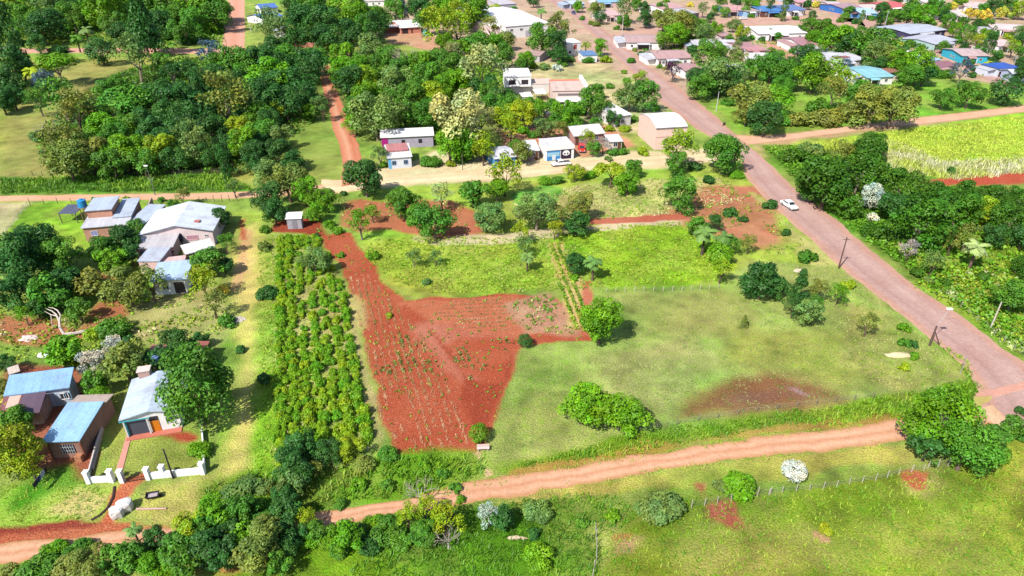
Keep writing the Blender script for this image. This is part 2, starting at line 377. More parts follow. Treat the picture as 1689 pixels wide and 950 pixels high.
 ('low_scrub', alb(112, 158, 34), 2, 2, 0, [(340,800),(420,780),(640,752),(790,748),(800,775),(705,815),(605,830),(528,842),(430,880),(330,860)]),
 ('foot_path', alb(224, 176, 136), .4, .4, .9, [(783,748),(790,745),(800,765),(812,782),(804,786),(794,770)]),
 # foreground meadow
 ('fore_dark', alb(84, 138, 24), 4, 3, 0, [(700,845),(850,822),(990,812),(1060,850),(990,880),(985,960),(640,970),(600,900)]),
 ('fore_low', alb(116, 158, 32), 2, 2, .05, [(350,900),(560,880),(700,960),(330,970)]),
 ('fore_verge', alb(182, 180, 84), 1.2, 1.5, .15, [(850,824),(1110,775),(1270,756),(1480,733),(1520,740),(1500,760),(1270,790),(1130,800),(1000,815)]),
 ('fore_meadow', alb(124, 146, 38), 3, 2.5, 0, [(1000,880),(1150,800),(1270,800),(1520,765),(1720,720),(1720,980),(980,980)]),
 ('fore_lime', alb(162, 172, 62), 5, 5, .05, [(1500,850),(1720,740),(1720,980),(1400,980)]),
 ('fore_dry', alb(160, 160, 74), 4, 4, .15, [(1180,870),(1330,850),(1420,930),(1300,970),(1120,970)]),
 ('bare_a', alb(188, 148, 112), 1.6, 2.6, .6, [(990,884),(1040,868),(1085,868),(1080,895),(1050,925),(1005,925)]),
 ('bare_a_red', alb(202, 104, 80), .7, .9, .9, [(1003,880),(1045,874),(1050,888),(1010,896)]),
 ('bare_b', alb(190, 172, 104), 2.5, 2.5, .35, [(1490,785),(1545,778),(1555,800),(1530,825),(1500,815)]),
 ('bare_b_red', alb(198, 104, 72), .7, .8, 1, [(1490,784),(1500,778),(1528,780),(1516,803),(1502,800)]),
 ('bare_c', alb(176, 96, 74), .9, 1.2, .95, [(1175,840),(1205,832),(1225,868),(1208,874),(1170,850)]),
 ('bare_d', alb(176, 98, 70), .8, .9, .95, [(1142,796),(1165,795),(1162,818),(1150,806)]),
 ('bare_e', alb(202, 150, 112), .4, .4, .8, [(1343,878),(1370,888),(1368,895),(1350,890)]),
 ('bare_f', alb(190, 120, 80), 1.5, 1.5, .8, [(300,938),(420,928),(420,945),(300,950)]),
]
BASEC = alb(150, 176, 78)

def cover_colors(P):
    n = len(P)
    C = np.tile(np.array(BASEC), (n, 1)); S = np.zeros((n, 4)); S[:, 3] = 1
    for i, (nm, col, soft, rag, soil, px) in enumerate(PATCH):
        poly = poly_world(px); m = soft + rag + 2
        lo, hi = poly.min(0) - m, poly.max(0) + m
        k = np.where((P[:, 0] > lo[0]) & (P[:, 0] < hi[0]) & (P[:, 1] > lo[1]) & (P[:, 1] < hi[1]))[0]
        if not len(k): continue
        Q = P[k]; d = sdist(Q, poly)
        d = d + (fbm(Q[:, 0], Q[:, 1], rag * 4 + 1, i % 9, 4) - .5) * 2.6 * rag
        a = np.clip(d / soft + .5, 0, 1); a = a * a * (3 - 2 * a)
        C[k] = C[k] * (1 - a[:, None]) + np.array(col) * a[:, None]
        S[k, 0] = S[k, 0] * (1 - a) + soil * a
    g = 1 - S[:, 0]
    a = fbm(P[:, 0], P[:, 1], 7, 31, 4) - .5; b = fbm(P[:, 0], P[:, 1], 1.7, 33, 3) - .5; c = fbm(P[:, 0], P[:, 1], 16, 35, 3) - .5
    k = 1 + (1.0 * a + 1.0 * b) * g
    C[:, 0] *= k * (1 + .9 * c * g); C[:, 1] *= k; C[:, 2] *= k * (1 + .9 * c * g)
    return C, S

ys = np.concatenate([np.arange(-40, 30, 6), np.arange(30, 150, .4), np.arange(150, 260, .75), np.arange(260, 490, 1.5),
                     490 * 1.14 ** np.arange(0, 15)])
NXC = 640
us = np.linspace(-1, 1, NXC)
hw = 95 + .92 * np.clip(ys, 0, None)
GX = hw[:, None] * us[None]; GY = np.repeat(ys[:, None], NXC, 1)
P = np.stack([GX.ravel(), GY.ravel()], 1)
Cc, Ss = cover_colors(P)
idx = np.arange(len(P)).reshape(len(ys), NXC)
F = np.stack([idx[:-1, :-1].ravel(), idx[:-1, 1:].ravel(), idx[1:, 1:].ravel(), idx[1:, :-1].ravel()], 1)
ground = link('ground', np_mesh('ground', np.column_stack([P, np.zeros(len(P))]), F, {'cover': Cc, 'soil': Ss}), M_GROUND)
tag(ground, kind='structure')

# ------------------------------------------------------------------ roads: sheets with worn, ragged edges
def resample(pts, n):
    pts = np.array(pts); s = np.concatenate([[0], np.cumsum(np.linalg.norm(np.diff(pts, axis=0), axis=1))])
    t = np.linspace(0, s[-1], n); return np.column_stack([np.interp(t, s, pts[:, i]) for i in range(2)])
def smooth(pts, k=2):
    for _ in range(k):
        q = [pts[0]]
        for a, b in zip(pts[:-1], pts[1:]): q += [a * .75 + b * .25, a * .25 + b * .75]
        pts = np.array(q + [pts[-1]])
    return pts
def road(name, left, right, col, edge, mat, z, rag=.35, tracks=None, nc=18):
    L = smooth(poly_world(left)); Rr = smooth(poly_world(right))
    ln = np.linalg.norm(np.diff(L, axis=0), axis=1).sum()
    n = max(12, int(ln / .6)); L = resample(L, n); Rr = resample(Rr, n)
    wd = np.linalg.norm(Rr - L, axis=1)[:, None]
    dl = (fbm(L[:, 0], L[:, 1], 4.0, 1, 4) - .5)[:, None] * 2 * rag; dr = (fbm(Rr[:, 0], Rr[:, 1], 3.0, 2) - .5)[:, None] * 2 * rag
    un = (Rr - L) / wd; L = L + un * dl; Rr = Rr + un * dr
    t = np.linspace(0, 1, nc)
    V = L[:, None, :] * (1 - t)[None, :, None] + Rr[:, None, :] * t[None, :, None]
    C = np.tile(np.array(col), (n, nc, 1))
    e = np.clip(1 - np.minimum(t, 1 - t) / (.10 + .14 * fbm(L[:, 0], L[:, 1], 4.0, 7)[:, None]), 0, 1)[:, :, None]
    C = C * (1 - e * .8) + np.array(edge) * e * .8
    for tc, tw, tcol, amt in (tracks or []):
        a = np.exp(-((t - tc) / tw) ** 2)[None, :, None] * amt * (.6 + .6 * fbm(np.arange(n), np.zeros(n), 22, 5))[:, None, None]
        a = np.clip(a, 0, 1); C = C * (1 - a) + np.array(tcol) * a
    V = V.reshape(-1, 2); id_ = np.arange(n * nc).reshape(n, nc)
    F = np.stack([id_[:-1, :-1].ravel(), id_[:-1, 1:].ravel(), id_[1:, 1:].ravel(), id_[1:, :-1].ravel()], 1)
    zz = np.full((n, nc), z); zz[:, 0] = zz[:, -1] = .004; zz[0] = zz[-1] = .004
    o = link(name, np_mesh(name, np.column_stack([V, zz.ravel()]), F, {'cover': C.reshape(-1, 4)}), mat)
    me = o.data
    if me.polygons[0].normal.z < 0: me.flip_normals()
    return tag(o, kind='structure')
STONE = alb(196, 160, 150); STONE_D = alb(172, 138, 128); STONE_L = alb(208, 174, 160); SANDE = alb(208, 164, 132)
DIRT = alb(222, 168, 132); DIRT_D = alb(206, 146, 110); DIRT_L = alb(228, 182, 148); DEDGE = alb(176, 134, 76)
road('main_road', [(870,-40),(897,0),(945,25),(1006,88),(1036,114),(1079,162),(1102,177),(1150,215),(1200,240),(1226,268),(1231,297),(1268,332),(1290,355),(1341,398),(1384,438),(1427,474),(1492,521),(1538,563),(1588,598),(1612,640),(1622,685),(1662,712),(1760,770),(1880,850)],
     [(905,-40),(927,0),(968,28),(1016,63),(1040,83),(1076,114),(1122,144),(1152,169),(1193,202),(1214,224),(1240,244),(1270,269),(1315,317),(1374,357),(1442,418),(1475,443),(1515,474),(1550,498),(1593,528),(1639,563),(1700,606),(1760,650),(1850,710),(1960,780),(2060,850)],
     STONE, SANDE, M_STONE, .05, .5, [(.33, .05, STONE_D, .6), (.62, .09, STONE_L, .7), (.88, .05, alb(206,146,120), .5), (.10, .04, alb(206,146,120), .5)], 26)
road('cross_street', [(985,60),(1040,50),(1100,42),(1180,32),(1260,28),(1345,26),(1420,30)], [(1012,62),(1060,57),(1120,52),(1190,46),(1260,40),(1345,38),(1430,44)], alb(210,168,150), SANDE, M_STONE, .03, .6)
road('town_street', [(1352,-10),(1360,12),(1372,28),(1440,48),(1480,62),(1535,86),(1585,108),(1640,140)], [(1376,-10),(1385,10),(1400,26),(1462,44),(1500,60),(1556,84),(1610,106),(1690,150)], alb(200,160,150), SANDE, M_STONE, .03, .6)
road('side_street', [(1225,44),(1250,62),(1275,84),(1300,112)], [(1250,44),(1280,62),(1300,80),(1325,110)], alb(212,160,134), SANDE, M_STONE, .034, .6)
road('bottom_dirt_road', [(-60,905),(0,898),(130,884),(265,872),(400,862),(528,845),(604,831),(705,817),(740,803),(846,787),(985,762),(1087,747),(1268,717),(1379,709),(1480,692),(1640,672)],
     [(-60,935),(0,928),(101,918),(227,906),(400,893),(528,877),(589,857),(730,837),(846,821),(945,803),(1109,771),(1268,754),(1366,743),(1475,730),(1540,720),(1690,690)],
     DIRT, DEDGE, M_DIRT, .03, .8, [(.3, .09, DIRT_L, .9), (.5, .06, DIRT_D, .8), (.72, .09, DIRT_L, .9)], 22)
road('mid_dirt_road', [(-60,334),(0,332),(120,331),(250,330),(394,328),(500,322),(560,320)], [(-60,322),(0,323),(120,321),(250,319),(394,317),(500,309),(560,300)],
     alb(226,180,144), alb(190,160,110), M_DIRT, .03, .3, [(.3, .1, DIRT_L, .7), (.7, .1, DIRT_L, .7)], 14)
road('sand_road', [(530,320),(590,316),(640,306),(740,300),(850,293),(940,284),(1060,276),(1150,268),(1228,262)], [(530,296),(590,296),(640,291),(740,284),(850,274),(940,268),(1060,258),(1150,254),(1218,246)],
     alb(238,214,170), alb(226,196,150), M_DIRT, .034, .6, [(.35, .1, alb(250,230,190), .6), (.6, .1, alb(226,190,146), .5)], 16)
road('forest_track', [(528,108),(529,130),(533,152),(543,176),(549,215),(559,240),(567,270),(560,310)], [(544,108),(546,125),(556,150),(566,176),(584,215),(592,240),(598,268),(620,300)],
     alb(214,140,106), alb(190,120,86), M_DIRT, .037, .5, [(.4, .12, DIRT_L, .7), (.7, .1, alb(190,98,70), .6)], 14)
road('far_street', [(-80,88),(40,88),(111,87),(273,88),(361,89),(450,94),(520,99),(600,99)], [(-80,80),(40,80),(111,79),(273,80),(361,80),(450,82),(520,86),(600,86)],
     alb(224,168,148), alb(212,176,130), M_DIRT, .03, .6)
road('far_side_road', [(378,-40),(376,0),(370,50),(364,90)], [(404,-40),(404,0),(404,50),(404,92)], alb(226,170,146), alb(214,170,130), M_DIRT, .034, .5, [(.5, .2, alb(214,140,110), .5)])
road('right_dirt_road', [(1216,240),(1265,236),(1391,218),(1497,208),(1568,200),(1760,176)], [(1206,222),(1265,224),(1391,210),(1497,195),(1568,188),(1760,165)], alb(228,184,152), alb(190,140,104), M_DIRT, .036, .5)
# the pink garden path and the paved strip beside it
def walk(name, px, col, h=.08):
    w_ = [U(x, y) for x, y in px]; m = MB(); m.prism([(p.x, p.y) for p in w_], 'z', -.05, h)
    return tag(m.build(name, M_PLAIN, None, col), kind='structure')
walk('garden_path', [(212,709),(220,709),(202,777),(191,777)], alb(222,158,140))
walk('concrete_strip', [(172,683),(178,683),(155,776),(147,776)], alb(206,184,176), .35)
road('paved_apron', [(1608,648),(1650,638),(1720,620)], [(1612,662),(1655,652),(1720,636)], alb(216,160,140), SANDE, M_STONE, .056, .3)
road('sand_apron', [(1612,674),(1626,690),(1650,712)], [(1634,664),(1650,676),(1672,700)], alb(226,190,152), SANDE, M_DIRT, .058, .5)
road('grass_apron', [(1606,652),(1640,652)], [(1606,672),(1634,662)], alb(184,178,96), alb(184,170,96), M_DIRT, .06, .6)
# ------------------------------------------------------------------ houses
WHITE = alb(250, 246, 244, 1.15); CREAM = alb(244, 226, 208); GREYR = alb(196, 208, 226); PALEB = alb(168, 206, 240); DARKW = alb(86, 66, 62)
BRICK = alb(218, 150, 124); PINKW = alb(240, 200, 196); PINKR = alb(204, 160, 158); BROWNR = alb(150, 106, 104); REDR = alb(212, 140, 138)
LGREY = alb(214, 214, 222); TRIM = alb(236, 236, 236); DOORC = alb(112, 78, 58)
def wall_boxes(mb, W, D, h): mb.box(0, W, 0, D, -.2, h)
def window(parent, side, u, z0, wd, ht, W, D, frame=TRIM, glass=None, sub=True):
    """side: f front, r right, l left, b back; u: metres along the wall"""
    def T(a, o, z):
        return {'f': (a, -o, z), 'b': (W - a, D + o, z), 'l': (-o, D - a, z), 'r': (W + o, a, z)}[side]
    def bx(mb, a0, a1, o0, o1, z0_, z1_):
        c = [T(a, o, z) for a in (a0, a1) for o in (o0, o1) for z in (z0_, z1_)]
        mb.box(min(p[0] for p in c), max(p[0] for p in c), min(p[1] for p in c), max(p[1] for p in c), z0_, z1_)
    fr = MB(); t = .09
    bx(fr, u, u + t, -.02, .06, z0, z0 + ht); bx(fr, u + wd - t, u + wd, -.02, .06, z0, z0 + ht)
    bx(fr, u + t, u + wd - t, -.02, .06, z0 + ht - t, z0 + ht); bx(fr, u + t, u + wd - t, -.02, .1, z0, z0 + t)
    bx(fr, u + wd / 2 - .03, u + wd / 2 + .03, -.02, .05, z0 + t, z0 + ht - t)
    f = fr.build('window', M_PLAIN, parent, frame)
    pn = MB(); bx(pn, u + t, u + wd - t, -.01, .025, z0 + t, z0 + ht - t)
    pn.build('pane', M_GLASS if glass is None else M_PLAIN, f, glass)
    return f
def door(parent, side, u, W, D, col=DOORC, wd=.95, ht=2.1):
    def T(a, o): return {'f': (a, -o), 'b': (W - a, D + o), 'l': (-o, D - a), 'r': (W + o, a)}[side]
    def bx(mb, a0, a1, o0, o1, z0, z1):
        p, q = T(a0, o0), T(a1, o1); mb.box(min(p[0], q[0]), max(p[0], q[0]), min(p[1], q[1]), max(p[1], q[1]), z0, z1)
    m = MB(); bx(m, u, u + wd, -.02, .05, .02, ht); d = m.build('door', M_PLAIN, parent, col)
    hm = MB(); bx(hm, u + wd - .16, u + wd - .08, .05, .11, 1.0, 1.1); hm.build('handle', M_PLAIN, d, alb(200, 196, 180)); return d
def roof_geo(kind, W, D, h, rise, ov, t=.14):
    """one roof mesh with overhang; returns (mesh builder, gable fill points)"""
    m = MB(); g = []
    if kind == 'sf':                       # single slope, low edge in front
        s = rise / D; m.slab([(-ov, -ov, h - ov * s + t), (W + ov, -ov, h - ov * s + t), (W + ov, D + ov, h + rise + ov * s + t), (-ov, D + ov, h + rise + ov * s + t)], t)
        g = [('x', [(0, h), (D, h), (D, h + rise)])]
    elif kind == 'gx':                     # ridge along the front
        s = rise / (D / 2); c = D / 2; e = h - ov * s + t; r = h + rise + t
        m.slab([(-ov, -ov, e), (W + ov, -ov, e), (W + ov, c, r), (-ov, c, r)], t)
        m.slab([(-ov, c, r), (W + ov, c, r), (W + ov, D + ov, e), (-ov, D + ov, e)], t)
        g = [('x', [(0, h), (D, h), (c, h + rise)])]
    elif kind == 'gy':                     # gable towards the front
        s = rise / (W / 2); c = W / 2; e = h - ov * s + t; r = h + rise + t
        m.slab([(-ov, -ov, e), (c, -ov, r), (c, D + ov, r), (-ov, D + ov, e)], t)
        m.slab([(c, -ov, r), (W + ov, -ov, e), (W + ov, D + ov, e), (c, D + ov, r)], t)
        g = [('y', [(0, h), (W, h), (c, h + rise)])]
    elif kind == 'sr' or kind == 'sl':     # single slope sideways
        a, b = (h + rise, h) if kind == 'sr' else (h, h + rise); s = (b - a) / W
        m.slab([(-ov, -ov, a - ov * s + t), (W + ov, -ov, b + ov * s + t), (W + ov, D + ov, b + ov * s + t), (-ov, D + ov, a - ov * s + t)], t)
        g = [('y', [(0, h), (W, h), ((0 if kind == 'sr' else W), h + rise)])]
    elif kind == 'hip':
        e = h - .02 + t; r = h + rise + t; k = min(W, D) * .5; i = k * .98
        A = [(-ov, -ov, e), (W + ov, -ov, e), (W + ov, D + ov, e), (-ov, D + ov, e)]
        if W >= D: p, q = (i, D / 2, r), (W - i, D / 2, r)
        else: p, q = (W / 2, i, r), (W / 2, D - i, r)
        if W >= D: fs = [(0, 1, 5, 4), (1, 2, 5), (2, 3, 4, 5), (3, 0, 4)]
        else: fs = [(0, 1, 4), (1, 2, 5, 4), (2, 3, 5), (3, 0, 4, 5)]
        m.add(A + [p, q], fs + [(3, 2, 1, 0)])
    elif kind == 'arc':                    # barrel roof, ridge along the front
        n = 10; pr = [(D * i / n, h + rise * math.sin(math.pi * i / n) ** .8) for i in range(n + 1)]
        for (y0, z0), (y1, z1) in zip(pr[:-1], pr[1:]):
            m.slab([(-ov, y0, z0 + t), (W + ov, y0, z0 + t), (W + ov, y1, z1 + t), (-ov, y1, z1 + t)], t * .9)
        g = [('x', pr)]
    elif kind == 'flat':
        m.box(-ov, W + ov, -ov, D + ov, h, h + t)
    return m, g
def frame_of(FL, FR, BL, h, hb=None):
    A, B, C = U(*FL, h), U(*FR, h), U(*BL, hb if hb is not None else h)
    ux = (B - A); ux.z = 0; W = ux.length; ux.normalize(); uy = Vector((-ux.y, ux.x, 0)); D = max(1.5, (C - A).dot(uy))
    return A, math.atan2(ux.y, ux.x), W, D
def house(label, FL, FR, BL, h=2.8, roof='gx', rise=.9, wall=WHITE, rc=WHITE, wm=None, rm=None, ov=.35, wins='auto', dr=True, name='house', cat='house',
          group=None, maxd=None, dc=DOORC):
    A, rz, W, D = frame_of(FL, FR, BL, h, h + rise if roof == 'sf' else h)
    if maxd: D = min(D, maxd)
    root = empty(name, (A.x, A.y, 0), rz); root['dims'] = (W, D, h)
    wb = MB(); wall_boxes(wb, W, D, h); rm_, g = roof_geo(roof, W, D, h, rise, ov)
    for ax, poly in g: wb.prism(poly, ax, 0.002, (W if ax == 'x' else D) - .002)
    wb.build('wall', wm or M_WALL, root, wall)
    if rm is None: rm = M_ROOFY if roof in ('gy', 'sr', 'sl') else M_ROOFX
    rm_.build('roof', rm, root, rc)
    if wins == 'auto':
        k = max(1, min(4, int(W / 3.6))); st = W / k
        for i in range(k): window(root, 'f', st * i + st * .5 - .6, 1.0, 1.2, 1.1, W, D)
        for sd in 'lr':
            if D > 3.2:
                for i in range(max(1, min(2, int(D / 4.5)))): window(root, sd, D / 2 - .6 + (i - .2) * 2.2, 1.0, 1.1, 1.0, W, D)
        if dr and W > 3: door(root, 'f', max(.2, st * .5 - 1.9) if st > 4.2 else W - 1.15, W, D, dc)
    if not label: label = 'house'
    tag(root, label, cat, group)
    return root, W, D
def part_box(root, name, x0, x1, y0, y1, z0, z1, col, mat=None):
    m = MB(); m.box(x0, x1, y0, y1, z0, z1); return m.build(name, mat or M_PLAIN, root, col)
def post(root, x, y, h, col=TRIM, r=.09, name='porch_post'):
    m = MB(); m.box(x - r, x + r, y - r, y + r, -.1, h); return m.build(name, M_PLAIN, root, col)

# --- the near houses on the left
# brick house with a raised tank tower
r_, W, D = house('orange brick house with stepped grey roofs and a raised tower block on the lawn', (136, 376), (209, 370), (146, 350), 3.0, 'sf', .5, BRICK, LGREY, M_BRICK, wins=None, ov=.3, maxd=9)
window(r_, 'f', 1.2, 1.1, 1.3, 1.1, W, D, alb(230,226,240), alb(150,150,210)); window(r_, 'f', W * .74, 1.0, 1.3, 1.2, W, D)
door(r_, 'f', W * .9 - .6, W, D)
tb = MB(); tb.box(.15, W * .58, D * .55, D + 2.6, 0, 5.1); tb.build('tower_wall', M_BRICK, r_, alb(226, 152, 120))
tm = MB(); tm.slab([(-.1, D * .55 - .3, 5.2), (W * .58 + .3, D * .55 - .3, 5.2), (W * .58 + .3, D + 2.9, 5.5), (-.1, D + 2.9, 5.5)], .14); tm.build('tower_roof', M_ROOFX, r_, GREYR)
rm2 = MB(); rm2.slab([(W * .6, D * .4, 3.62), (W + .3, D * .4, 3.62), (W + .3, D + 4.2, 4.3), (W * .6, D + 4.2, 4.3)], .14); rm2.build('rear_roof', M_ROOFX, r_, GREYR)
rw = MB(); rw.box(W * .62, W, D + .05, D + 3.9, 0, 3.6); rw.build('rear_wall', M_BRICK, r_, BRICK)
house('grey sheet roofed carport between the brick house and the pink house', (210, 369), (237, 370), (221, 337), 2.7, 'sf', .5, alb(150,110,90), GREYR, ov=.2, wins=None, name='carport', cat='carport', maxd=10)
# pink house with broad gable
r_, W, D = house('big pink house with broad white gabled roof and grey lean-to in front', (233, 386), (349, 379), (243, 349), 3.4, 'gy', 1.5, alb(250, 226, 226), alb(234, 242, 252), ov=.45, wins=None)
window(r_, 'f', W * .62, 1.5, 2.2, 1.0, W, D, PINKW, alb(206,150,170)); window(r_, 'f', W * .88, 2.0, .7, .5, W, D); window(r_, 'r', D * .4, 1.2, 1.3, 1.1, W, D)
lt = MB(); lt.slab([(-.2, -5.2, 2.7), (W * .54, -5.2, 2.7), (W * .54, -.05, 3.2), (-.2, -.05, 3.2)], .14); lt.build('lean_to_roof', M_ROOFX, r_, alb(208, 202, 206))
lw = MB(); lw.box(0, W * .52, -4.8, -.1, -.2, 2.55); lw.build('lean_to_wall', M_WALL, r_, PINKW)
for u0, u1, z0, z1, cc, nm in ((.8, 2.3, 1.0, 2.1, alb(128,142,190), 'lean_to_window'), (3.6, 5.2, .05, 2.2, alb(120,60,50), 'lean_to_door'), (6.0, 7.0, 1.4, 1.9, alb(90,60,70), 'lean_to_window')):
    part_box(r_, nm, u0, u1, -4.86, -4.79, z0, z1, cc)
part_box(r_, 'roof_patch', W * .72, W * .80, D * .18, D * .28, 4.22, 4.42, alb(190, 120, 110))
house('flat grey sheet roofed annex joined to the front of the pink house', (228, 431), (263, 431), (234, 409), 2.5, 'sf', .35, PINKW, alb(198, 206, 222), ov=.15, wins=None, name='annex', cat='annex')
house('small white sheet canopy beside the lane trees right of the pink house', (306, 420), (354, 408), (310, 403), 2.4, 'sf', .4, alb(150,120,110), alb(246, 244, 240), ov=.1, wins=None, name='canopy', cat='canopy')
r_, W, D = house('small white house with pale blue sheet roof and open dark porch corner', (251, 464), (306, 459), (250, 436), 2.9, 'sf', .5, WHITE, alb(192, 216, 240), ov=.3, wins=None)
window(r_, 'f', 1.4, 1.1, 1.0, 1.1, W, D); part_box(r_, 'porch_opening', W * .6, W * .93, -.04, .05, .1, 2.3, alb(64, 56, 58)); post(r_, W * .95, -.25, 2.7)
house('low pink brick wall building behind the small white house with blue roof', (262, 434), (305, 429), (262, 427), 2.0, 'flat', .1, BRICK, PINKW, M_BRICK, ov=.05, wins=None, name='brick_wall', cat='wall')
def canopy(label, FL, FR, BL, h, rc, pc, name='canopy', cat='canopy', rise=.3):
    A, rz, W, D = frame_of(FL, FR, BL, h); root = empty(name, (A.x, A.y, 0), rz)
    m = MB(); m.slab([(0, 0, h), (W, 0, h), (W, D, h + rise), (0, D, h + rise)], .1); m.build('roof', M_ROOFX, root, rc)
    for x in (.15, W - .15):
        for y in (.15, D - .15): post(root, x, y, h + (rise if y > 1 else 0) - .08, pc, .07, 'post')
    tag(root, label, cat); return root
canopy('dark shade canopy on thin posts standing on the lawn left of the brick house', (95, 352), (124, 352), (98, 339), 2.3, alb(92, 98, 122), alb(110, 100, 92))
canopy('little white sheet shelter half hidden by trees below the brick house lawn', (164, 422), (177, 422), (166, 413), 1.6, WHITE, alb(150, 140, 130))
canopy('rusty red sheet shelter behind the huge leafy tree', (243, 582), (268, 582), (245, 571), 2.2, alb(158, 98, 92), alb(110, 90, 80))
canopy('rusty red sheet shelter at the lane edge above the huge leafy tree', (317, 578), (338, 578), (319, 565), 2.2, alb(170, 98, 84), alb(110, 90, 80))
# blue roofed house
r_, W, D = house('long house with plain blue sheet roof and dark tiled lean-to', (12, 650), (111, 637), (28, 622), 3.1, 'sf', .9, alb(206, 220, 236), alb(146, 190, 234), ov=.35, wins=None)
window(r_, 'f', W * .80, 1.0, 1.2, 1.1, W, D, WHITE); window(r_, 'f', W * .91, .9, .7, 1.2, W, D, alb(150,190,220)); door(r_, 'f', W * .70, W, D, alb(170, 196, 214))
L1 = MB(); L1.slab([(-.3, -3.7, 2.2), (W * .27, -3.7, 2.2), (W * .27, -.4, 3.0), (-.3, -.4, 3.0)], .12); L1.build('lean_to_roof', M_ROOFX, r_, alb(148, 92, 92))
L2 = MB(); L2.slab([(W * .27 + .01, -3.9, 2.2), (W * .66, -3.9, 2.2), (W * .66, -.4, 3.0), (W * .27 + .01, -.4, 3.0)], .12); L2.build('lean_to_roof', M_ROOFX, r_, alb(104, 82, 100))
L3 = MB(); L3.slab([(.4, -2.4, 2.56), (W * .25, -2.4, 2.56), (W * .25, -.5, 3.02), (.4, -.5, 3.02)], .05); L3.build('roof_sheet', M_PLAIN, r_, alb(214, 184, 168))
L4 = MB(); L4.box(W * .25, W * .64, -3.5, -.1, -.2, 2.2); L4.build('lean_to_wall', M_BRICK, r_, alb(200, 170, 150))
canopy('little pale sheet shelter behind the long blue roofed house', (14, 618), (33, 612), (18, 608), 2.4, alb(222, 204, 190), alb(110, 90, 80))
# narrow house in front
r_, W, D = house('narrow brown brick house with light blue roof and grilled window', (75, 727), (129, 725), (92, 669), 2.9, 'sf', .5, alb(150, 96, 74), alb(164, 208, 244), M_BRICK, ov=.35, wins=None)
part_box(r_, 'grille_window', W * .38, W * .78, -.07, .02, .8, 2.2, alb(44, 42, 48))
gr = MB()
for i in range(6): gr.box(W * .38 + .3 * i, W * .38 + .3 * i + .05, -.12, -.08, .8, 2.2)
for z in (1.15, 1.75): gr.box(W * .38, W * .78, -.10, -.075, z, z + .05)
gr.build('grille', M_PLAIN, r_, alb(200, 206, 214)); part_box(r_, 'crate', W * .82, W + .1, -1.0, -.2, 0, .9, alb(190, 128, 92), M_WOOD); post(r_, .1, -.2, 2.7, alb(150,90,70)); post(r_, W + .2, -.25, 2.7, alb(150,90,70))
ext = MB(); ext.slab([(-.3, D + .4, 3.3), (W + .5, D + .4, 3.3), (W + .5, D + 2.6, 3.0), (-.3, D + 2.6, 3.0)], .12); ext.build('rear_roof', M_ROOFX, r_, alb(206, 184, 170))
ew = MB(); ew.box(0, W, D + .02, D + 2.4, -.2, 2.95); ew.build('rear_wall', M_BRICK, r_, alb(150, 96, 74))
# white house with porch
r_, W, D = house('white house with light grey sheet roof and turquoise trimmed porch with orange wall', (201, 691), (292, 676), (222, 628), 3.0, 'gy', .7, WHITE, alb(206, 222, 240), ov=.35, wins=None)
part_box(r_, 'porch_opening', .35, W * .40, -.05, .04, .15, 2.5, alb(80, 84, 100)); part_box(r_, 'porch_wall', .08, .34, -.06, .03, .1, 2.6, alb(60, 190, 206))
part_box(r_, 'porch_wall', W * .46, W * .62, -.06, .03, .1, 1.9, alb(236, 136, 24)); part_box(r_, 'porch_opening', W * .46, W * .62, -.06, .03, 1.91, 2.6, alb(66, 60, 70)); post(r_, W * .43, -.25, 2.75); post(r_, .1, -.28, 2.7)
part_box(r_, 'porch_floor', -.1, W, -1.0, -.02, 0, .12, alb(204, 120, 100)); window(r_, 'f', W * .74, 1.2, 1.2, 1.0, W, D); window(r_, 'l', D * .5, 1.1, 1.2, 1.1, W, D)
part_box(r_, 'fascia', -.35, W * .5, -.42, -.37, 2.72, 2.86, alb(70, 196, 214))
part_box(r_, 'chimney', W * .12, W * .34, D - .2, D + 1.0, 0, 4.4, alb(214, 170, 160), M_BRICK); part_box(r_, 'chimney_cap', W * .10, W * .36, D - .3, D + 1.1, 4.4, 4.52, alb(236, 214, 204))
# little grey plank shed
r_, W, D = house('little grey plank shed with white sheet roof on the red earth', (472, 361), (496, 360), (473, 352), 2.4, 'sf', .5, alb(186, 182, 190), WHITE, M_WOOD, ov=.2, wins=None, name='plank_shed', cat='shed', maxd=2.6)
door(r_, 'f', W * .35, W, D, alb(150, 146, 156))
# --- houses on the sand road
r_, W, D = house('long grey plank barn with white roof and magenta end wall', (629, 227), (714, 223), (627, 215), 3.2, 'sf', .6, alb(190, 180, 200), WHITE, M_WOOD, ov=.35, wins=None, maxd=8)
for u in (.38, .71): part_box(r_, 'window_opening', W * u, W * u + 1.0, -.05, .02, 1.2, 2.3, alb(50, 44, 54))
part_box(r_, 'end_panel', 0, W * .12, -.06, -.001, 0, 3.0, alb(190, 30, 140)); part_box(r_, 'end_panel', -.06, -.001, 0, D, 0, 3.0, alb(200, 60, 160))
r_, W, D = house('small white and blue house with streaked red and white roof', (640, 261), (678, 258), (637, 240), 2.9, 'sf', .7, alb(240, 242, 250), alb(246, 246, 246), ov=.3, wins=None, maxd=13)
for u in (.15, .66): window(r_, 'f', W * u, 1.0, 1.1, 1.1, W, D, alb(120, 170, 220))
part_box(r_, 'blue_panel', 0, W * .12, -.05, -.001, 0, 2.8, alb(110, 190, 240)); part_box(r_, 'red_roof', .1, W - .3, D * .38, D + .4, 3.46, 3.86, REDR, M_ROOFX)
part_box(r_, 'rear_roof', -2.2, .05, D * .3, D * .9, 2.9, 3.05, LGREY, M_ROOFX)
r_, W, D = house('white flat fronted shop with blue mural and dark panel beside the sand road', (901, 245), (947, 241), (887, 230), 3.5, 'sf', .35, WHITE, alb(240, 236, 240), ov=.15, wins=None, maxd=13)
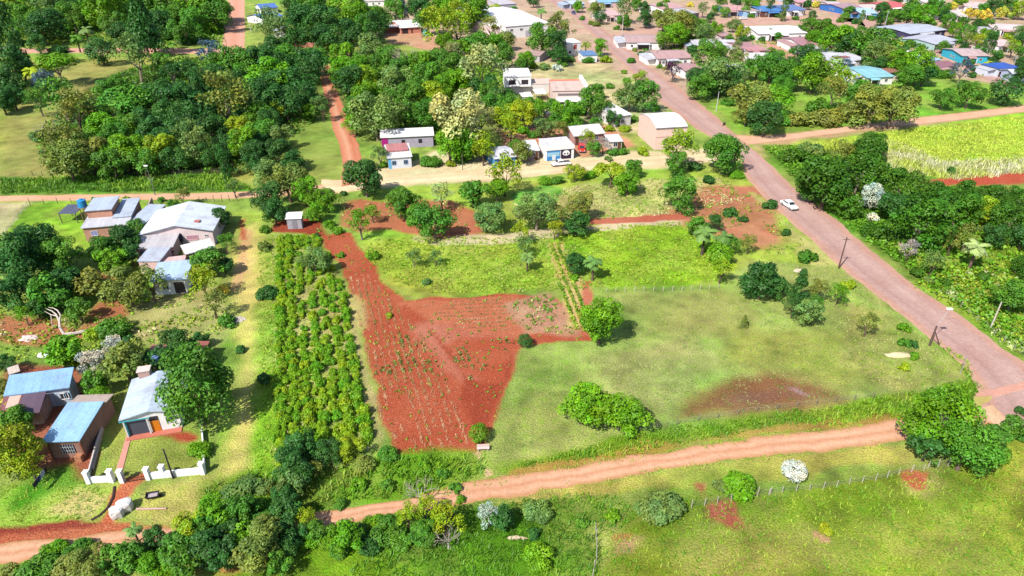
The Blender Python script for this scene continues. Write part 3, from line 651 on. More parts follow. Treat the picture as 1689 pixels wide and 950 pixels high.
part_box(r_, 'fascia', -.1, W + .1, -.2, -.01, 2.9, 3.7, WHITE); part_box(r_, 'blue_mural', .25, W * .50, -.06, -.002, .1, 2.7, alb(64, 150, 220)); part_box(r_, 'mural_band', .35, W * .48, -.09, -.061, 1.2, 2.3, alb(170, 220, 244)); part_box(r_, 'mural_figure', W * .22, W * .34, -.10, -.062, .2, 1.6, alb(244, 246, 250))
part_box(r_, 'dark_panel', W * .53, W * .90, -.06, -.002, .3, 2.8, alb(56, 38, 66))
em = MB(); em.prism([(W * .72 + math.cos(t) * 1.0, 1.75 + math.sin(t) * (.85 if math.sin(t) > -.3 else .6)) for t in np.linspace(0, 6.283, 18)[:-1]], 'y', -.10, -.062); eo = em.build('white_emblem', M_PLAIN, r_, WHITE)
for sx in (-.38, .38):
    ee = MB(); ee.prism([(W * .72 + sx + math.cos(t) * .22, 1.7 + math.sin(t) * .24) for t in np.linspace(0, 6.283, 12)[:-1]], 'y', -.13, -.101)
    ee.build('emblem_mark', M_PLAIN, eo, alb(56, 38, 66))
house('low grey and white house under trees directly left of the mural shop', (870, 249), (889, 248), (858, 233), 2.6, 'sf', .5, alb(200, 170, 160), alb(238, 236, 240), ov=.3, maxd=12)
house('blue walled house mostly hidden behind trees near the sand road', (816, 262), (850, 258), (820, 243), 2.7, 'gx', .7, alb(80, 150, 210), alb(226, 226, 236), ov=.3, maxd=10)
house('white gabled house with brown side roof behind the mural shop', (948, 224), (996, 219), (958, 207), 2.8, 'gx', 1.3, alb(190, 150, 140), alb(240, 230, 230), ov=.4, maxd=10)
house('small pale roofed hut right of the white gabled house behind the shop', (1005, 234), (1026, 233), (1006, 223), 2.4, 'sf', .4, CREAM, alb(244, 236, 236), ov=.3, maxd=6, name='hut', cat='hut')
house('white stepped house with sheet roof left of the brick warehouse', (1014, 193), (1041, 189), (1003, 172), 3.2, 'sf', .6, alb(240, 234, 232), WHITE, ov=.3, maxd=18)
r_, W, D = house('salmon brick warehouse with curved white roof beside the main road', (1083, 212), (1134, 209), (1052, 189), 6.0, 'arc', 1.3, alb(255, 218, 202), WHITE, M_WALL, ov=.15, wins=None, name='warehouse', cat='warehouse')
for i in range(1, 3): part_box(r_, 'concrete_pillar', W * i / 3 - .15, W * i / 3 + .15, -.05, .05, 0, 6, alb(244, 224, 216))
part_box(r_, 'concrete_beam', 0.02, W - .02, -.06, .04, 3.4, 3.7, alb(226, 190, 176)); part_box(r_, 'roof_edge', -.15, W + .15, -.22, -.02, 5.9, 6.15, alb(150, 140, 146)); part_box(r_, 'gate', W + .002, W + .08, D * .3, D * .62, 0, 3.6, alb(150, 120, 120))
r_, W, D = house('two storey white house with two dark windows left of the salmon terrace house', (834, 127), (876, 126), (822, 114), 5.8, 'sf', .5, WHITE, WHITE, ov=.2, wins=None, maxd=12)
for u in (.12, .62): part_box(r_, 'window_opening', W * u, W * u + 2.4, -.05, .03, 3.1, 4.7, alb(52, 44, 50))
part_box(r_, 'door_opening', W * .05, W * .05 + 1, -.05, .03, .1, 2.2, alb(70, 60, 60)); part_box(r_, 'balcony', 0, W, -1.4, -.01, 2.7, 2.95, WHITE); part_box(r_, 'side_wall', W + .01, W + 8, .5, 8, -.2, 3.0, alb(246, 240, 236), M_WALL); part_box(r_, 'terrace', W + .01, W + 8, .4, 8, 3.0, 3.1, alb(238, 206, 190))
r_, W, D = house('salmon terrace house with beige roof and white arcade in front', (912, 150), (969, 149), (914, 135), 5.2, 'sf', .8, alb(244, 216, 204), alb(228, 200, 186), ov=.25, wins=None, maxd=13)
part_box(r_, 'terrace', .5, W - .4, D - .4, D + 6, 0, 5.4, alb(226, 138, 112), M_WALL); part_box(r_, 'parapet', W - .6, W + .3, D * .2, D + 6, 4.0, 6.8, WHITE)
sl = MB(); sl.slab([(W * .1, -3.4, 2.6), (W * .92, -3.4, 2.6), (W * .92, -.1, 3.2), (W * .1, -.1, 3.2)], .15); sl.build('arcade_roof', M_ROOFX, r_, WHITE)
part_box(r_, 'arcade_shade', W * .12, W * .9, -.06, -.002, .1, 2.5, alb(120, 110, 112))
for i in range(5): post(r_, W * (.12 + .195 * i), -3.2, 2.6, WHITE, .14)
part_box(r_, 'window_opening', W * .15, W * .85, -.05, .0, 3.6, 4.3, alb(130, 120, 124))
house('tiny white hut in the weeds below the two storey white house', (862, 160), (878, 159), (858, 154), 2.2, 'sf', .3, alb(220, 210, 204), WHITE, ov=.2, maxd=4, name='hut', cat='hut', wins=None)
canopy('white sheet awning on posts left of the salmon terrace house', (884, 155), (902, 154), (887, 148), 2.5, WHITE, alb(150, 130, 120))
house('long low brick outbuilding among trees behind the mural shop', (899, 189), (924, 188), (900, 184), 2.2, 'sf', .3, alb(214, 190, 176), alb(206, 190, 184), ov=.2, maxd=5, wins=None, name='outbuilding', cat='outbuilding')
# --- houses farther back on the left and centre
r_, W, D = house('white roofed house with dark verandas on red swept earth at the wood edge', (661, 46), (694, 44), (654, 28), 2.9, 'gx', 1.0, alb(226, 150, 130), WHITE, ov=.6, wins=None, maxd=22)
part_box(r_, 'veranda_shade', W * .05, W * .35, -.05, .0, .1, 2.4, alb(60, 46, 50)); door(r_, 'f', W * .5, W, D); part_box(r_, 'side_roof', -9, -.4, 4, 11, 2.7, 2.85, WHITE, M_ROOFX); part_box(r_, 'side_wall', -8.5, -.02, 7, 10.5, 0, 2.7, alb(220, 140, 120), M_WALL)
tk = None
house('pale tiled house with dark veranda between the wood and the long white warehouse', (768, 41), (797, 40), (770, 33), 2.9, 'gx', 1.0, alb(226, 206, 196), alb(236, 216, 208), ov=.4, maxd=14)
r_, W, D = house('huge long warehouse with glaring white roof beside the main road', (834, 44), (906, 38), (853, 6), 5.5, 'gx', 1.6, WHITE, WHITE, ov=.3, wins=None, name='warehouse', cat='warehouse')
for i in range(4): window(r_, 'f', W * (.1 + .22 * i), 3.2, 1.6, 1.0, W, D)
part_box(r_, 'gate', W * .45, W * .58, -.06, .0, .05, 3.0, alb(200, 200, 206))
house('grey two storey building with a window row behind the white warehouse', (824, 8), (852, 6), (818, -4), 6, 'sf', .6, alb(206, 196, 204), alb(216, 206, 214), ov=.2, maxd=16)
house('white warehouse side wing with blue tarp below its eave', (820, 46), (836, 44), (818, 28), 4.2, 'sf', .6, alb(236, 214, 210), WHITE, ov=.2, maxd=26, wins=None, name='warehouse_wing', cat='warehouse')
r_, W, D = house('tall narrow white building with red door beside the main road tree', (935, 72), (958, 70), (938, 64), 5.2, 'sf', .4, WHITE, WHITE, ov=.15, wins=None, maxd=9)
part_box(r_, 'red_door', W * .5, W * .72, -.06, .0, 2.6, 4.6, alb(196, 96, 90)); window(r_, 'f', W * .15, 1.0, 1.3, 1.2, W, D)
house('small white walled yard house with blue striped awning near the leaning palm', (962, 92), (985, 91), (964, 83), 2.8, 'sf', .4, WHITE, alb(110, 150, 200), ov=.2, maxd=7)
house('brown roofed low house behind the leafy trees below the white warehouse', (870, 90), (890, 92), (856, 80), 2.6, 'gx', .8, alb(206, 196, 206), alb(196, 166, 160), ov=.3, maxd=10)
for lb, a in (('bright blue roofed house with white ridge, farther of two in the top left trees', ((430, 14), (457, 12), (433, 3))), ('blue and white gabled house, nearer of two in the top left trees', ((433, 31), (466, 26), (436, 16)))):
    house(lb, *a, 3.0, 'gx', 1.4, WHITE, alb(90, 130, 206), ov=.4, maxd=14)
house('white sided house with grey roof behind the blue-grey tree by the brick fence', (452, 51), (478, 49), (455, 41), 3.0, 'sf', .6, WHITE, alb(206, 204, 216), ov=.3, maxd=10)
house('white house with maroon sheet roof at the street corner left of the forest track', (392, 96), (436, 97), (396, 87), 2.8, 'gx', .9, alb(226, 232, 246), alb(186, 96, 106), ov=.5, maxd=11)
house('white house far behind the lawn at the top edge', (600, 2), (640, 1), (604, -4), 3, 'gx', 1, WHITE, alb(220, 206, 206), ov=.4, maxd=10)
# --- the town, top right
TOWN = [
 ('white house with brown striped roof on the street corner', (1035,70),(1097,70),(1030,57),3,'gx',1.1,WHITE,alb(206,170,164)),
 ('white house with long pink-brown striped roof beside the main road', (1086,97),(1140,95),(1073,84),3,'gx',1.2,WHITE,alb(206,164,160)),
 ('little house with brown ribbed roof above the roadside trees', (1131,117),(1157,115),(1136,104),2.8,'gx',.9,WHITE,alb(198,152,152)),
 ('long low grey roofed house with a dark veranda opening', (1146,75),(1218,75),(1150,66),2.8,'sf',.6,alb(206,180,180),alb(226,222,230)),
 ('house with brown striped roof at the end of the long grey house', (1220,80),(1246,79),(1218,69),3,'gx',1,PINKW,alb(190,140,142)),
 ('small brown striped roof house behind the long grey house', (1190,60),(1206,59),(1186,48),3,'gx',.9,alb(230,210,210),alb(196,152,148)),
 ('long glaring white house beside the side street', (1252,56),(1330,54),(1256,42),3.2,'gx',1.2,WHITE,WHITE),
 ('white fronted house with wine brown roof and blue porch', (1322,75),(1366,74),(1322,61),3,'gx',1.1,WHITE,alb(192,138,144)),
 ('pinkish grey low house directly below the wine brown roofed house', (1338,86),(1370,84),(1334,79),2.8,'sf',.5,alb(226,180,180),alb(214,196,204)),
 ('white roofed house with a large brown patch of old sheets', (1374,103),(1426,98),(1364,84),3,'gx',1.1,alb(230,214,214),alb(226,226,238)),
 ('light turquoise roofed house on the edge of the right lawn', (1431,128),(1474,126),(1424,109),2.8,'gx',.9,WHITE,alb(156,214,226)),
 ('small white and turquoise porch house left of the turquoise roof', (1413,126),(1436,124),(1412,116),2.7,'sf',.5,alb(206,226,236),alb(206,232,240)),
 ('low brown sheet shed right of the turquoise roofed house', (1466,120),(1484,118),(1464,113),2.4,'sf',.3,alb(120,80,70),alb(170,116,100)),
 ('dark walled bar with pale grey roof and pink sign panel', (1502,56),(1560,49),(1476,40),3,'gx',.9,alb(70,64,104),alb(206,212,228)),
 ('grey patched roof house next to the bar with pink sign', (1543,73),(1578,66),(1521,57),2.8,'gx',.9,alb(170,200,196),alb(206,206,220)),
 ('white hip roofed house at the diagonal town street', (1492,92),(1522,91),(1475,78),2.8,'hip',1.2,WHITE,alb(240,236,240)),
 ('small light blue flat roofed house beside the diagonal town street', (1535,101),(1551,98),(1529,90),2.8,'sf',.4,alb(200,220,236),alb(176,212,240)),
 ('low house with maroon roof behind the bushes of the right lawn', (1546,112),(1576,107),(1542,102),2.8,'gx',.8,alb(220,210,220),alb(162,108,116)),
 ('cyan walled house under a beige stained roof', (1588,92),(1630,92),(1584,80),3,'gx',1.0,alb(60,196,224),alb(214,186,182)),
 ('white house with royal blue hip roof at the right edge', (1648,114),(1684,112),(1652,104),3,'hip',1.3,alb(226,232,246),alb(54,96,190)),
 ('long pinkish white house behind the yellow trees at the right edge', (1640,48),(1695,50),(1640,39),3,'gx',1.0,WHITE,alb(240,216,212)),
 ('pale pink house with stained roof left of the right edge palms', (1648,76),(1672,72),(1648,63),3,'gx',.9,WHITE,alb(238,206,204)),
 ('white cottage with grey roof behind the round trees of the dirt yard', (1574,26),(1598,24),(1574,16),3,'gx',1.0,WHITE,alb(236,220,214)),
 ('blue house with light blue gable at the street junction', (1420,22),(1447,22),(1423,10),3,'gx',1.2,alb(110,176,230),alb(190,222,244)),
 ('deep blue wall house with faded brown roof left of the light blue gable', (1391,14),(1421,12),(1397,4),3,'gx',1.0,alb(60,120,200),alb(190,152,160)),
 ('white house with slate blue gabled roof on the cross street', (1300,18),(1329,16),(1299,5),3,'gx',1.3,WHITE,alb(112,136,190)),
 ('house with royal blue roof left of the slate blue gable', (1258,19),(1296,18),(1262,10),3,'sf',.8,alb(120,70,70),alb(80,140,206)),
 ('light blue walled house with salmon roof on the cross street', (1198,17),(1228,17),(1188,4),3,'gx',1.0,alb(90,140,214),alb(226,172,166)),
 ('pale blue box house beside the salmon roofed house', (1233,19),(1254,18),(1234,13),3,'flat',.2,alb(170,208,236),alb(206,180,176)),
 ('large house with pink-brown gabled roof and white veranda', (1096,16),(1128,12),(1078,1),3.2,'gx',1.4,WHITE,alb(222,172,170)),
 ('grey sheet shed leaning beside the large pink-brown gabled house', (1122,24),(1150,21),(1124,14),3,'sf',.8,alb(190,180,186),alb(206,202,212)),
 ('small blue-white roof kiosk at the top of the main road', (942,7),(964,6),(942,1),2.8,'gx',.7,alb(180,190,210),alb(206,220,240)),
 ('long light blue roofed house at the top edge beyond the main road', (990,4),(1026,3),(992,-3),3,'sf',.6,alb(230,196,190),alb(150,200,240)),
 ('pink roofed house with tall white wall beside the street corner', (1001,26),(1026,25),(1000,15),3,'sf',.7,alb(244,232,226),alb(232,190,184)),
 ('house with bright red gabled roof behind the round trees', (1465,13),(1498,10),(1468,0),3,'gx',1.3,alb(240,220,220),alb(230,110,110)),
 ('pale cream house at the top edge behind the yellow-topped tree', (1526,4),(1560,3),(1528,-3),3,'gx',1,alb(240,226,206),alb(244,232,222)),
 ('long white and pink house behind the row of yellow trees', (1592,10),(1640,12),(1596,-2),3,'gx',1.1,WHITE,alb(236,206,200)),
 ('white house with pinkish ridge at the top of the town street', (1372,10),(1392,10),(1374,2),3,'gx',.9,WHITE,alb(230,206,214)),
 ('rose roofed house wall high at the top edge of the town', (1316,4),(1344,3),(1318,-4),3,'gx',1,PINKW,alb(226,170,176)),
 ('tan roofed house low beside the side street dust', (1236,84),(1262,83),(1236,75),2.8,'sf',.5,PINKW,alb(214,150,150)),
 ('long white walled house left of the side street', (1240,98),(1292,98),(1244,88),2.8,'sf',.5,WHITE,alb(246,236,236)),
 ('pink shed with white frame under the big bright tree', (1297,124),(1316,123),(1298,115),2.6,'sf',.4,alb(220,220,220),alb(220,176,170)),
 ('grey fibre roofed house squeezed behind the roadside trees', (1222,118),(1240,116),(1224,104),2.8,'sf',.5,WHITE,alb(206,206,220)),
 ('bluish white house half hidden by the right edge trees', (1672,122),(1700,122),(1676,115),3,'gx',.9,alb(200,212,240),alb(230,236,250)),
 ('white walled shop at the bend behind the grey-green tree', (1262,45),(1250,45),(1262,40),3,'flat',.2,WHITE,WHITE),
]
for lb, fl, fr, bl, h, rf, rs, wc, rc in TOWN:
    if fl[0] > fr[0]: continue
    r_, W, D = house(lb, fl, fr, bl, h, rf, rs, wc, rc, ov=.45, maxd=20 if W < 25 else 24, group='houses of the town')
    q = random.Random(lb)
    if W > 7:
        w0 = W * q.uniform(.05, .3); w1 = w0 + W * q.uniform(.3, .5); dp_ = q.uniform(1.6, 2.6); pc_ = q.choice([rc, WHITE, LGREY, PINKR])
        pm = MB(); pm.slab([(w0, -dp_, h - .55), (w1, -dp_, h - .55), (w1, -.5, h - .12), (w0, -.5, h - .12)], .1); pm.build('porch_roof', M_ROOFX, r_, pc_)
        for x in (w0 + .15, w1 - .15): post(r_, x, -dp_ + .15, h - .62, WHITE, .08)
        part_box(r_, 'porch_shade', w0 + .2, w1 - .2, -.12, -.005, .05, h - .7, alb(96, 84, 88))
        sx = q.choice((-1, 1)); a0, a1 = (W + .02, W + q.uniform(2.5, 4.5)) if sx > 0 else (-q.uniform(2.5, 4.5), -.02)
        part_box(r_, 'side_wall', a0 + .1, a1 - .1, D * .2, D * .85, -.1, 2.2, wc, M_WALL)
        sm_ = MB(); z0_, z1_ = (2.75, 2.3) if sx > 0 else (2.3, 2.75)
        sm_.slab([(a0, D * .12, z0_), (a1, D * .12, z1_), (a1, D * .93, z1_), (a0, D * .93, z0_)], .1); sm_.build('side_roof', M_ROOFX, r_, q.choice([LGREY, WHITE, PINKR, GREYR, BROWNR]))
    if 'pink sign' in lb: part_box(r_, 'sign', W * .1, W * .4, -.12, -.02, 1.3, 2.6, alb(230, 140, 190))
    if 'brown patch' in lb: part_box(r_, 'roof_patch', W * .25, W * .7, D * .15, D * .42, h + .45, h + .8, alb(170, 116, 118), M_ROOFX)
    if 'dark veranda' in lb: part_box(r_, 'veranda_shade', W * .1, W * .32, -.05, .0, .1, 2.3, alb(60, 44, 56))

# --- walls, tanks and yard things
def wall_run(label, px, h, th, col, name='garden_wall', cat='wall', mat=None, posts=(), ph=2.0, pcol=None):
    """a wall along ground points; posts are parts"""
    P_ = [U(x, y) for x, y in px]; root = empty(name, (P_[0].x, P_[0].y, 0))
    m = MB()
    for a, b in zip(P_[:-1], P_[1:]):
        a = a - P_[0]; b = b - P_[0]; d = (b - a).normalized(); n_ = Vector((-d.y, d.x, 0)) * th / 2
        m.prism([((a + n_).x, (a + n_).y), ((a - n_).x, (a - n_).y), ((b - n_).x, (b - n_).y), ((b + n_).x, (b + n_).y)], 'z', -.1, h)
    m.build('wall', mat or M_WALL, root, col)
    for x, y in posts:
        p = U(x, y) - P_[0]; post(root, p.x, p.y, ph, pcol or col, .26, 'gate_post')
        cm = MB(); cm.box(p.x - .32, p.x + .32, p.y - .32, p.y + .32, ph, ph + .1)
        cm.build('cap', M_PLAIN, root, pcol or col)
    return tag(root, label, cat)
WP = alb(250, 250, 250, 1.2)
wall_run('low white front wall with two square posts left of the pink path', [(148, 796), (187, 794)], .9, .22, WP, posts=[(148, 796), (186, 794)], ph=1.75)
wall_run('white front wall with stout posts running right of the driveway gate', [(246, 790), (337, 781)], 1.0, .22, WP, posts=[(246, 790), (336, 781), (271, 786)], ph=1.7)
wall_run('single white gate post standing between the pink path and the gate', [(201, 795), (204, 794)], .9, .3, WP, posts=[(203, 795)], ph=1.8, name='gate_post', cat='post')
wall_run('thin white side wall along the right of the yard under the huge tree', [(338, 780), (337, 742), (334, 712)], .7, .16, WP)
wall_run('thin whitish wall between the narrow house and the yard', [(146, 792), (160, 740), (178, 684)], .7, .16, alb(226, 214, 210))
wall_run('thin white curb line beside the narrow brown house', [(139, 748), (150, 716), (155, 690)], .35, .12, alb(226, 214, 210), name='curb_wall')
wall_run('tall plain boundary wall between the carport and the pink house', [(236, 384), (246, 358), (254, 340)], 2.2, .2, alb(214, 176, 160))
wall_run('long red brick fence wall under the dark trees at the far street', [(470, 77), (500, 78), (532, 79)], 2.2, .25, alb(214, 112, 92), name='brick_fence', mat=M_BRICK)
wall_run('long white yard wall behind the big right lawn below the turquoise roof', [(1424, 136), (1460, 134), (1502, 132)], 1.8, .2, alb(246, 226, 214))
def drum(label, px, py, r, h, z, col, name='water_tank', cat='water tank', stand=None):
    p = U(px, py, z); root = empty(name, (p.x, p.y, 0))
    m = MB(); m.tube((0, 0, z), (0, 0, z + h), r, r * .94, 18); m.tube((0, 0, z + h), (0, 0, z + h * 1.12), r * .94, r * .3, 18); b = m.build('body', M_PLAIN, root, col)
    l = MB(); l.tube((0, 0, z + h * 1.08), (0, 0, z + h * 1.2), r * .35, r * .33, 12); l.build('lid', M_PLAIN, root, col)
    if stand:
        for sx in (-.6, .6):
            for sy in (-.6, .6): post(root, sx * r, sy * r, z - .08, stand, .07, 'leg')
        part_box(root, 'platform', -r, r, -r, r, z - .08, z - .005, stand)
    return tag(root, label, cat)
drum('bright blue water tank standing at the end of the brick tower roof', 137, 341, .9, 1.5, 3.6, alb(40, 150, 214), stand=alb(150, 110, 90))
drum('black water tank against the white gable wall of the pink house', 297, 395, .75, 1.3, 1.6, alb(56, 62, 92), stand=alb(90, 80, 76))
drum('blue-grey barrel tank raised among the bushes behind the white porch house', 258, 598, .55, 1.0, 2.6, alb(110, 136, 186), stand=alb(120, 110, 100))
drum('small turquoise water tank beside the white roofed house at the wood edge', 702, 58, 1.3, 2.2, .4, alb(130, 226, 226), stand=alb(150, 140, 130))
def sack(label, px, py, sx, sy, sz, rz):
    p = U(px, py, 0); bm = MB(); n = 10
    for k in range(5):
        pass
    prof = [(0, .92), (.25, 1.0), (.6, 1.0), (.9, .93), (1.0, .6)]
    vs = []; fs = []
    for zz, s in prof:
        for i in range(n):
            t = 6.283 * i / n + .3; c, s_ = math.cos(t), math.sin(t); k = (abs(c) ** 4 + abs(s_) ** 4) ** -.25
            j = 1 + .05 * math.sin(5 * t + zz * 7)
            vs.append((c * k * s * sx / 2 * j, s_ * k * s * sy / 2 * j, zz * sz + .06 * math.sin(3 * t)))
    for r in range(len(prof) - 1):
        for i in range(n): fs.append((r * n + i, r * n + (i + 1) % n, (r + 1) * n + (i + 1) % n, (r + 1) * n + i))
    fs.append(tuple((len(prof) - 1) * n + i for i in range(n))); bm.add(vs, fs)
    o = bm.build('bulk_bag', M_PLAIN, None, alb(240, 236, 232)); o.location = (p.x, p.y, 0); o.rotation_euler = (0, 0, rz); return tag(o, label, 'bag', 'bulk bags beside the drive')
sack('square white bulk bag, nearer of the two beside the earth drive', 195, 850, 1.5, 1.4, 1.2, .4)
sack('wide white bulk bag, farther of the two beside the earth drive', 208, 840, 1.7, 1.5, 1.3, .5)
# wheelbarrow on the grass
p = U(254, 822); wb = empty('wheelbarrow', (p.x, p.y, 0), .3)
m = MB(); m.add([(-.5, -.35, .35), (.4, -.28, .3), (.4, .28, .3), (-.5, .35, .35), (-.75, -.5, .75), (.7, -.42, .68), (.7, .42, .68), (-.75, .5, .75)], [(3, 2, 1, 0), (0, 1, 5, 4), (1, 2, 6, 5), (2, 3, 7, 6), (3, 0, 4, 7)]); m.build('tray', M_PLAIN, wb, alb(54, 52, 60))
m = MB(); m.add([(-.5, -.33, .55), (.5, -.3, .55), (.5, .3, .55), (-.5, .33, .55)], [(0, 1, 2, 3)]); m.build('load', M_PLAIN, wb, alb(190, 176, 180))
m = MB(); m.disc((.8, 0, .25), (0, 1, 0), .25, .12); m.build('wheel', M_PLAIN, wb, alb(40, 40, 44))
for s in (-1, 1):
    m = MB(); m.tube((.8, s * .12, .25), (-1.3, s * .36, .75), .035, .035); m.build('handle', M_PLAIN, wb, alb(60, 56, 60))
    m = MB(); m.tube((-.4, s * .3, .4), (-.5, s * .32, 0), .03, .03); m.build('leg', M_PLAIN, wb, alb(60, 56, 60))
tag(wb, 'dark wheelbarrow with a pale load standing on the dry grass below the gate', 'wheelbarrow')
p = U(250, 841); m = MB(); m.tube((-1.7, 0, .16), (1.7, .1, .12), .14, .10, 9); o = m.build('log', M_WOOD, None, alb(214, 176, 166)); o.location = (p.x, p.y, 0); tag(o, 'long pale log lying on the bare earth right of the white bags', 'log')
# washing on a line between the narrow house and the leaning tree
a, b = U(74, 770, 1.9), U(54, 798, 1.8); lo = MB(); lo.tube(a, b, .02, .02, 4); tag(lo.build('washing_line', M_PLAIN, None, alb(120, 110, 110)), 'thin washing line stretched between the narrow house and the leaning tree', 'washing line')
for i, (t, cc, ww, lb) in enumerate(((.08, (36, 36, 46), .6, 'black shirt hanging at the top end of the washing line'), (.3, (206, 212, 240), .9, 'pale blue shirt hanging beside the black shirt'), (.62, (52, 66, 120), .9, 'navy trousers hanging in the middle of the line'), (.88, (44, 46, 60), .8, 'charcoal cloth hanging at the lower end of the line'))):
    c = a.lerp(b, t); d = (b - a).normalized() * ww / 2; cm = MB()
    vs = []; k = 7
    for r in range(4):
        for j in range(k):
            u = j / (k - 1) * 2 - 1; q = c + d * u * (1 - .06 * r); vs.append((q.x + .05 * math.sin(j * 1.7 + r), q.y + .06 * math.cos(j * 2.1 + r), q.z - .24 * r - (.12 if abs(u) > .8 and r == 3 else 0)))
    cm.add(vs, [(r * k + j, r * k + j + 1, (r + 1) * k + j + 1, (r + 1) * k + j) for r in range(3) for j in range(k - 1)])
    o = cm.build('hanging_cloth', M_PLAIN, None, alb(*cc)); sm = o.modifiers.new('thick', 'SOLIDIFY'); sm.thickness = .02; tag(o, lb, 'clothes', 'clothes on the washing line')
# driveway gate
ga, gb = U(207, 796), U(243, 791); gr_ = empty('driveway_gate', (ga.x, ga.y, 0), math.atan2(gb.y - ga.y, gb.x - ga.x)); L_ = (gb - ga).length; m = MB()
for z in (.15, 1.15): m.box(0, L_, -.02, .02, z, z + .05)
n_ = int(L_ / .16)
m.build('gate_rail', M_PLAIN, gr_, alb(60, 50, 52)); m = MB()
for i in range(n_ + 1): m.tube((L_ * i / n_, 0, .1), (L_ * i / n_, 0, 1.25), .014, .014, 4)
m.build('gate_bars', M_PLAIN, gr_, alb(60, 50, 52)); tag(gr_, 'dark barred driveway gate between two white posts', 'gate')
# bench below the little round tree
p = U(797, 743); bn = empty('bench', (p.x, p.y, 0), .05); part_box(bn, 'seat', -.8, .8, -.22, .22, .42, .5, alb(238, 206, 200)); part_box(bn, 'backrest', -.8, .8, .2, .26, .55, .85, alb(238, 206, 200))
for s in (-.6, .6): part_box(bn, 'leg', s - .06, s + .06, -.18, .24, 0, .42, alb(206, 190, 186))
tag(bn, 'small pale bench under the little round tree at the red field corner', 'bench')
# fallen dead tree
p = U(104, 552); fm = MB(); g = lambda x, y, z=0: U(x, y, z) - Vector((p.x, p.y, 0))
fm.path([g(143, 546, .3), g(122, 550, .5), g(106, 551, .7)], [.34, .28, .24], 8); fm.path([g(106, 551, .7), g(99, 541, 1.6), g(98, 530, 2.2), g(93, 519, 2.6), g(86, 513, 2.8), g(76, 509, 2.6)], [.24, .2, .17, .13, .1, .04]); fm.path([g(98, 530, 2.2), g(100, 520, 2.9), g(95, 512, 3.2), g(88, 508, 3.3), g(80, 507, 3.0)], [.15, .12, .1, .07, .03])
fm.path([g(93, 521, 2.5), g(84, 519, 2.3), g(73, 513, 2.0)], [.11, .07, .03]); fm.path([g(84, 519, 2.3), g(85, 530, 1.4), g(87, 540, .4)], [.07, .06, .04]); fm.path([g(104, 552, .6), g(102, 562, .2)], [.1, .05])
fo = fm.build('fallen_tree', M_BARK, None, alb(222, 206, 196)); fo.location = (p.x, p.y, 0); tag(fo, 'bleached dead tree fallen across the red ground, its forked limbs curling left', 'dead tree')
for lb, px, py, w_, d_, cc in (('white plastic sheet lying on the rough ground above the long blue roof', 72, 586, 2.2, 1.4, WHITE), ('pale rubble pile on the red earth left of the fallen dead tree', 48, 558, 3.2, 2.0, alb(236, 206, 200)), ('heap of pale brush on the lane edge', 392, 527, 3.0, 1.8, alb(206, 196, 180)), ('pale plank lying at the foot of the dark bush in the meadow', 852, 888, 2.4, .4, alb(222, 200, 170)),('pale stone slab lying in the right hand scrub', 1626, 450, 1.6, 1.1, alb(226, 216, 190)),('dry straw heap beside the bushes near the road corner', 1482, 586, 4.4, 1.4, alb(226, 212, 168)),('rubble heap on the verge below the main road car', 1318, 447, 2.2, 1.4, alb(216, 200, 176))):
    p = U(px, py); m = MB(); n = 14; rr_ = random.random
    ring = lambda s, z: [(math.cos(6.283 * i / n) * w_ / 2 * s * (.8 + .4 * rr_()), math.sin(6.283 * i / n) * d_ / 2 * s * (.8 + .4 * rr_()), z * (.6 + .8 * rr_())) for i in range(n)]
    v = ring(1, .02) + ring(.7, .22) + ring(.3, .36); m.add(v, [(k * n + i, k * n + (i + 1) % n, (k + 1) * n + (i + 1) % n, (k + 1) * n + i) for k in range(2) for i in range(n)] + [tuple(2 * n + i for i in range(n))])
    o = m.build('plastic_sheet' if 'plastic' in lb else ('plank' if 'plank' in lb else ('stone_slab' if 'stone' in lb else 'waste_heap')), M_WOOD, None, cc); o.location = (p.x, p.y, 0); tag(o, lb, 'sheet' if 'plastic' in lb else ('plank' if 'plank' in lb else ('stone' if 'stone' in lb else 'heap')))

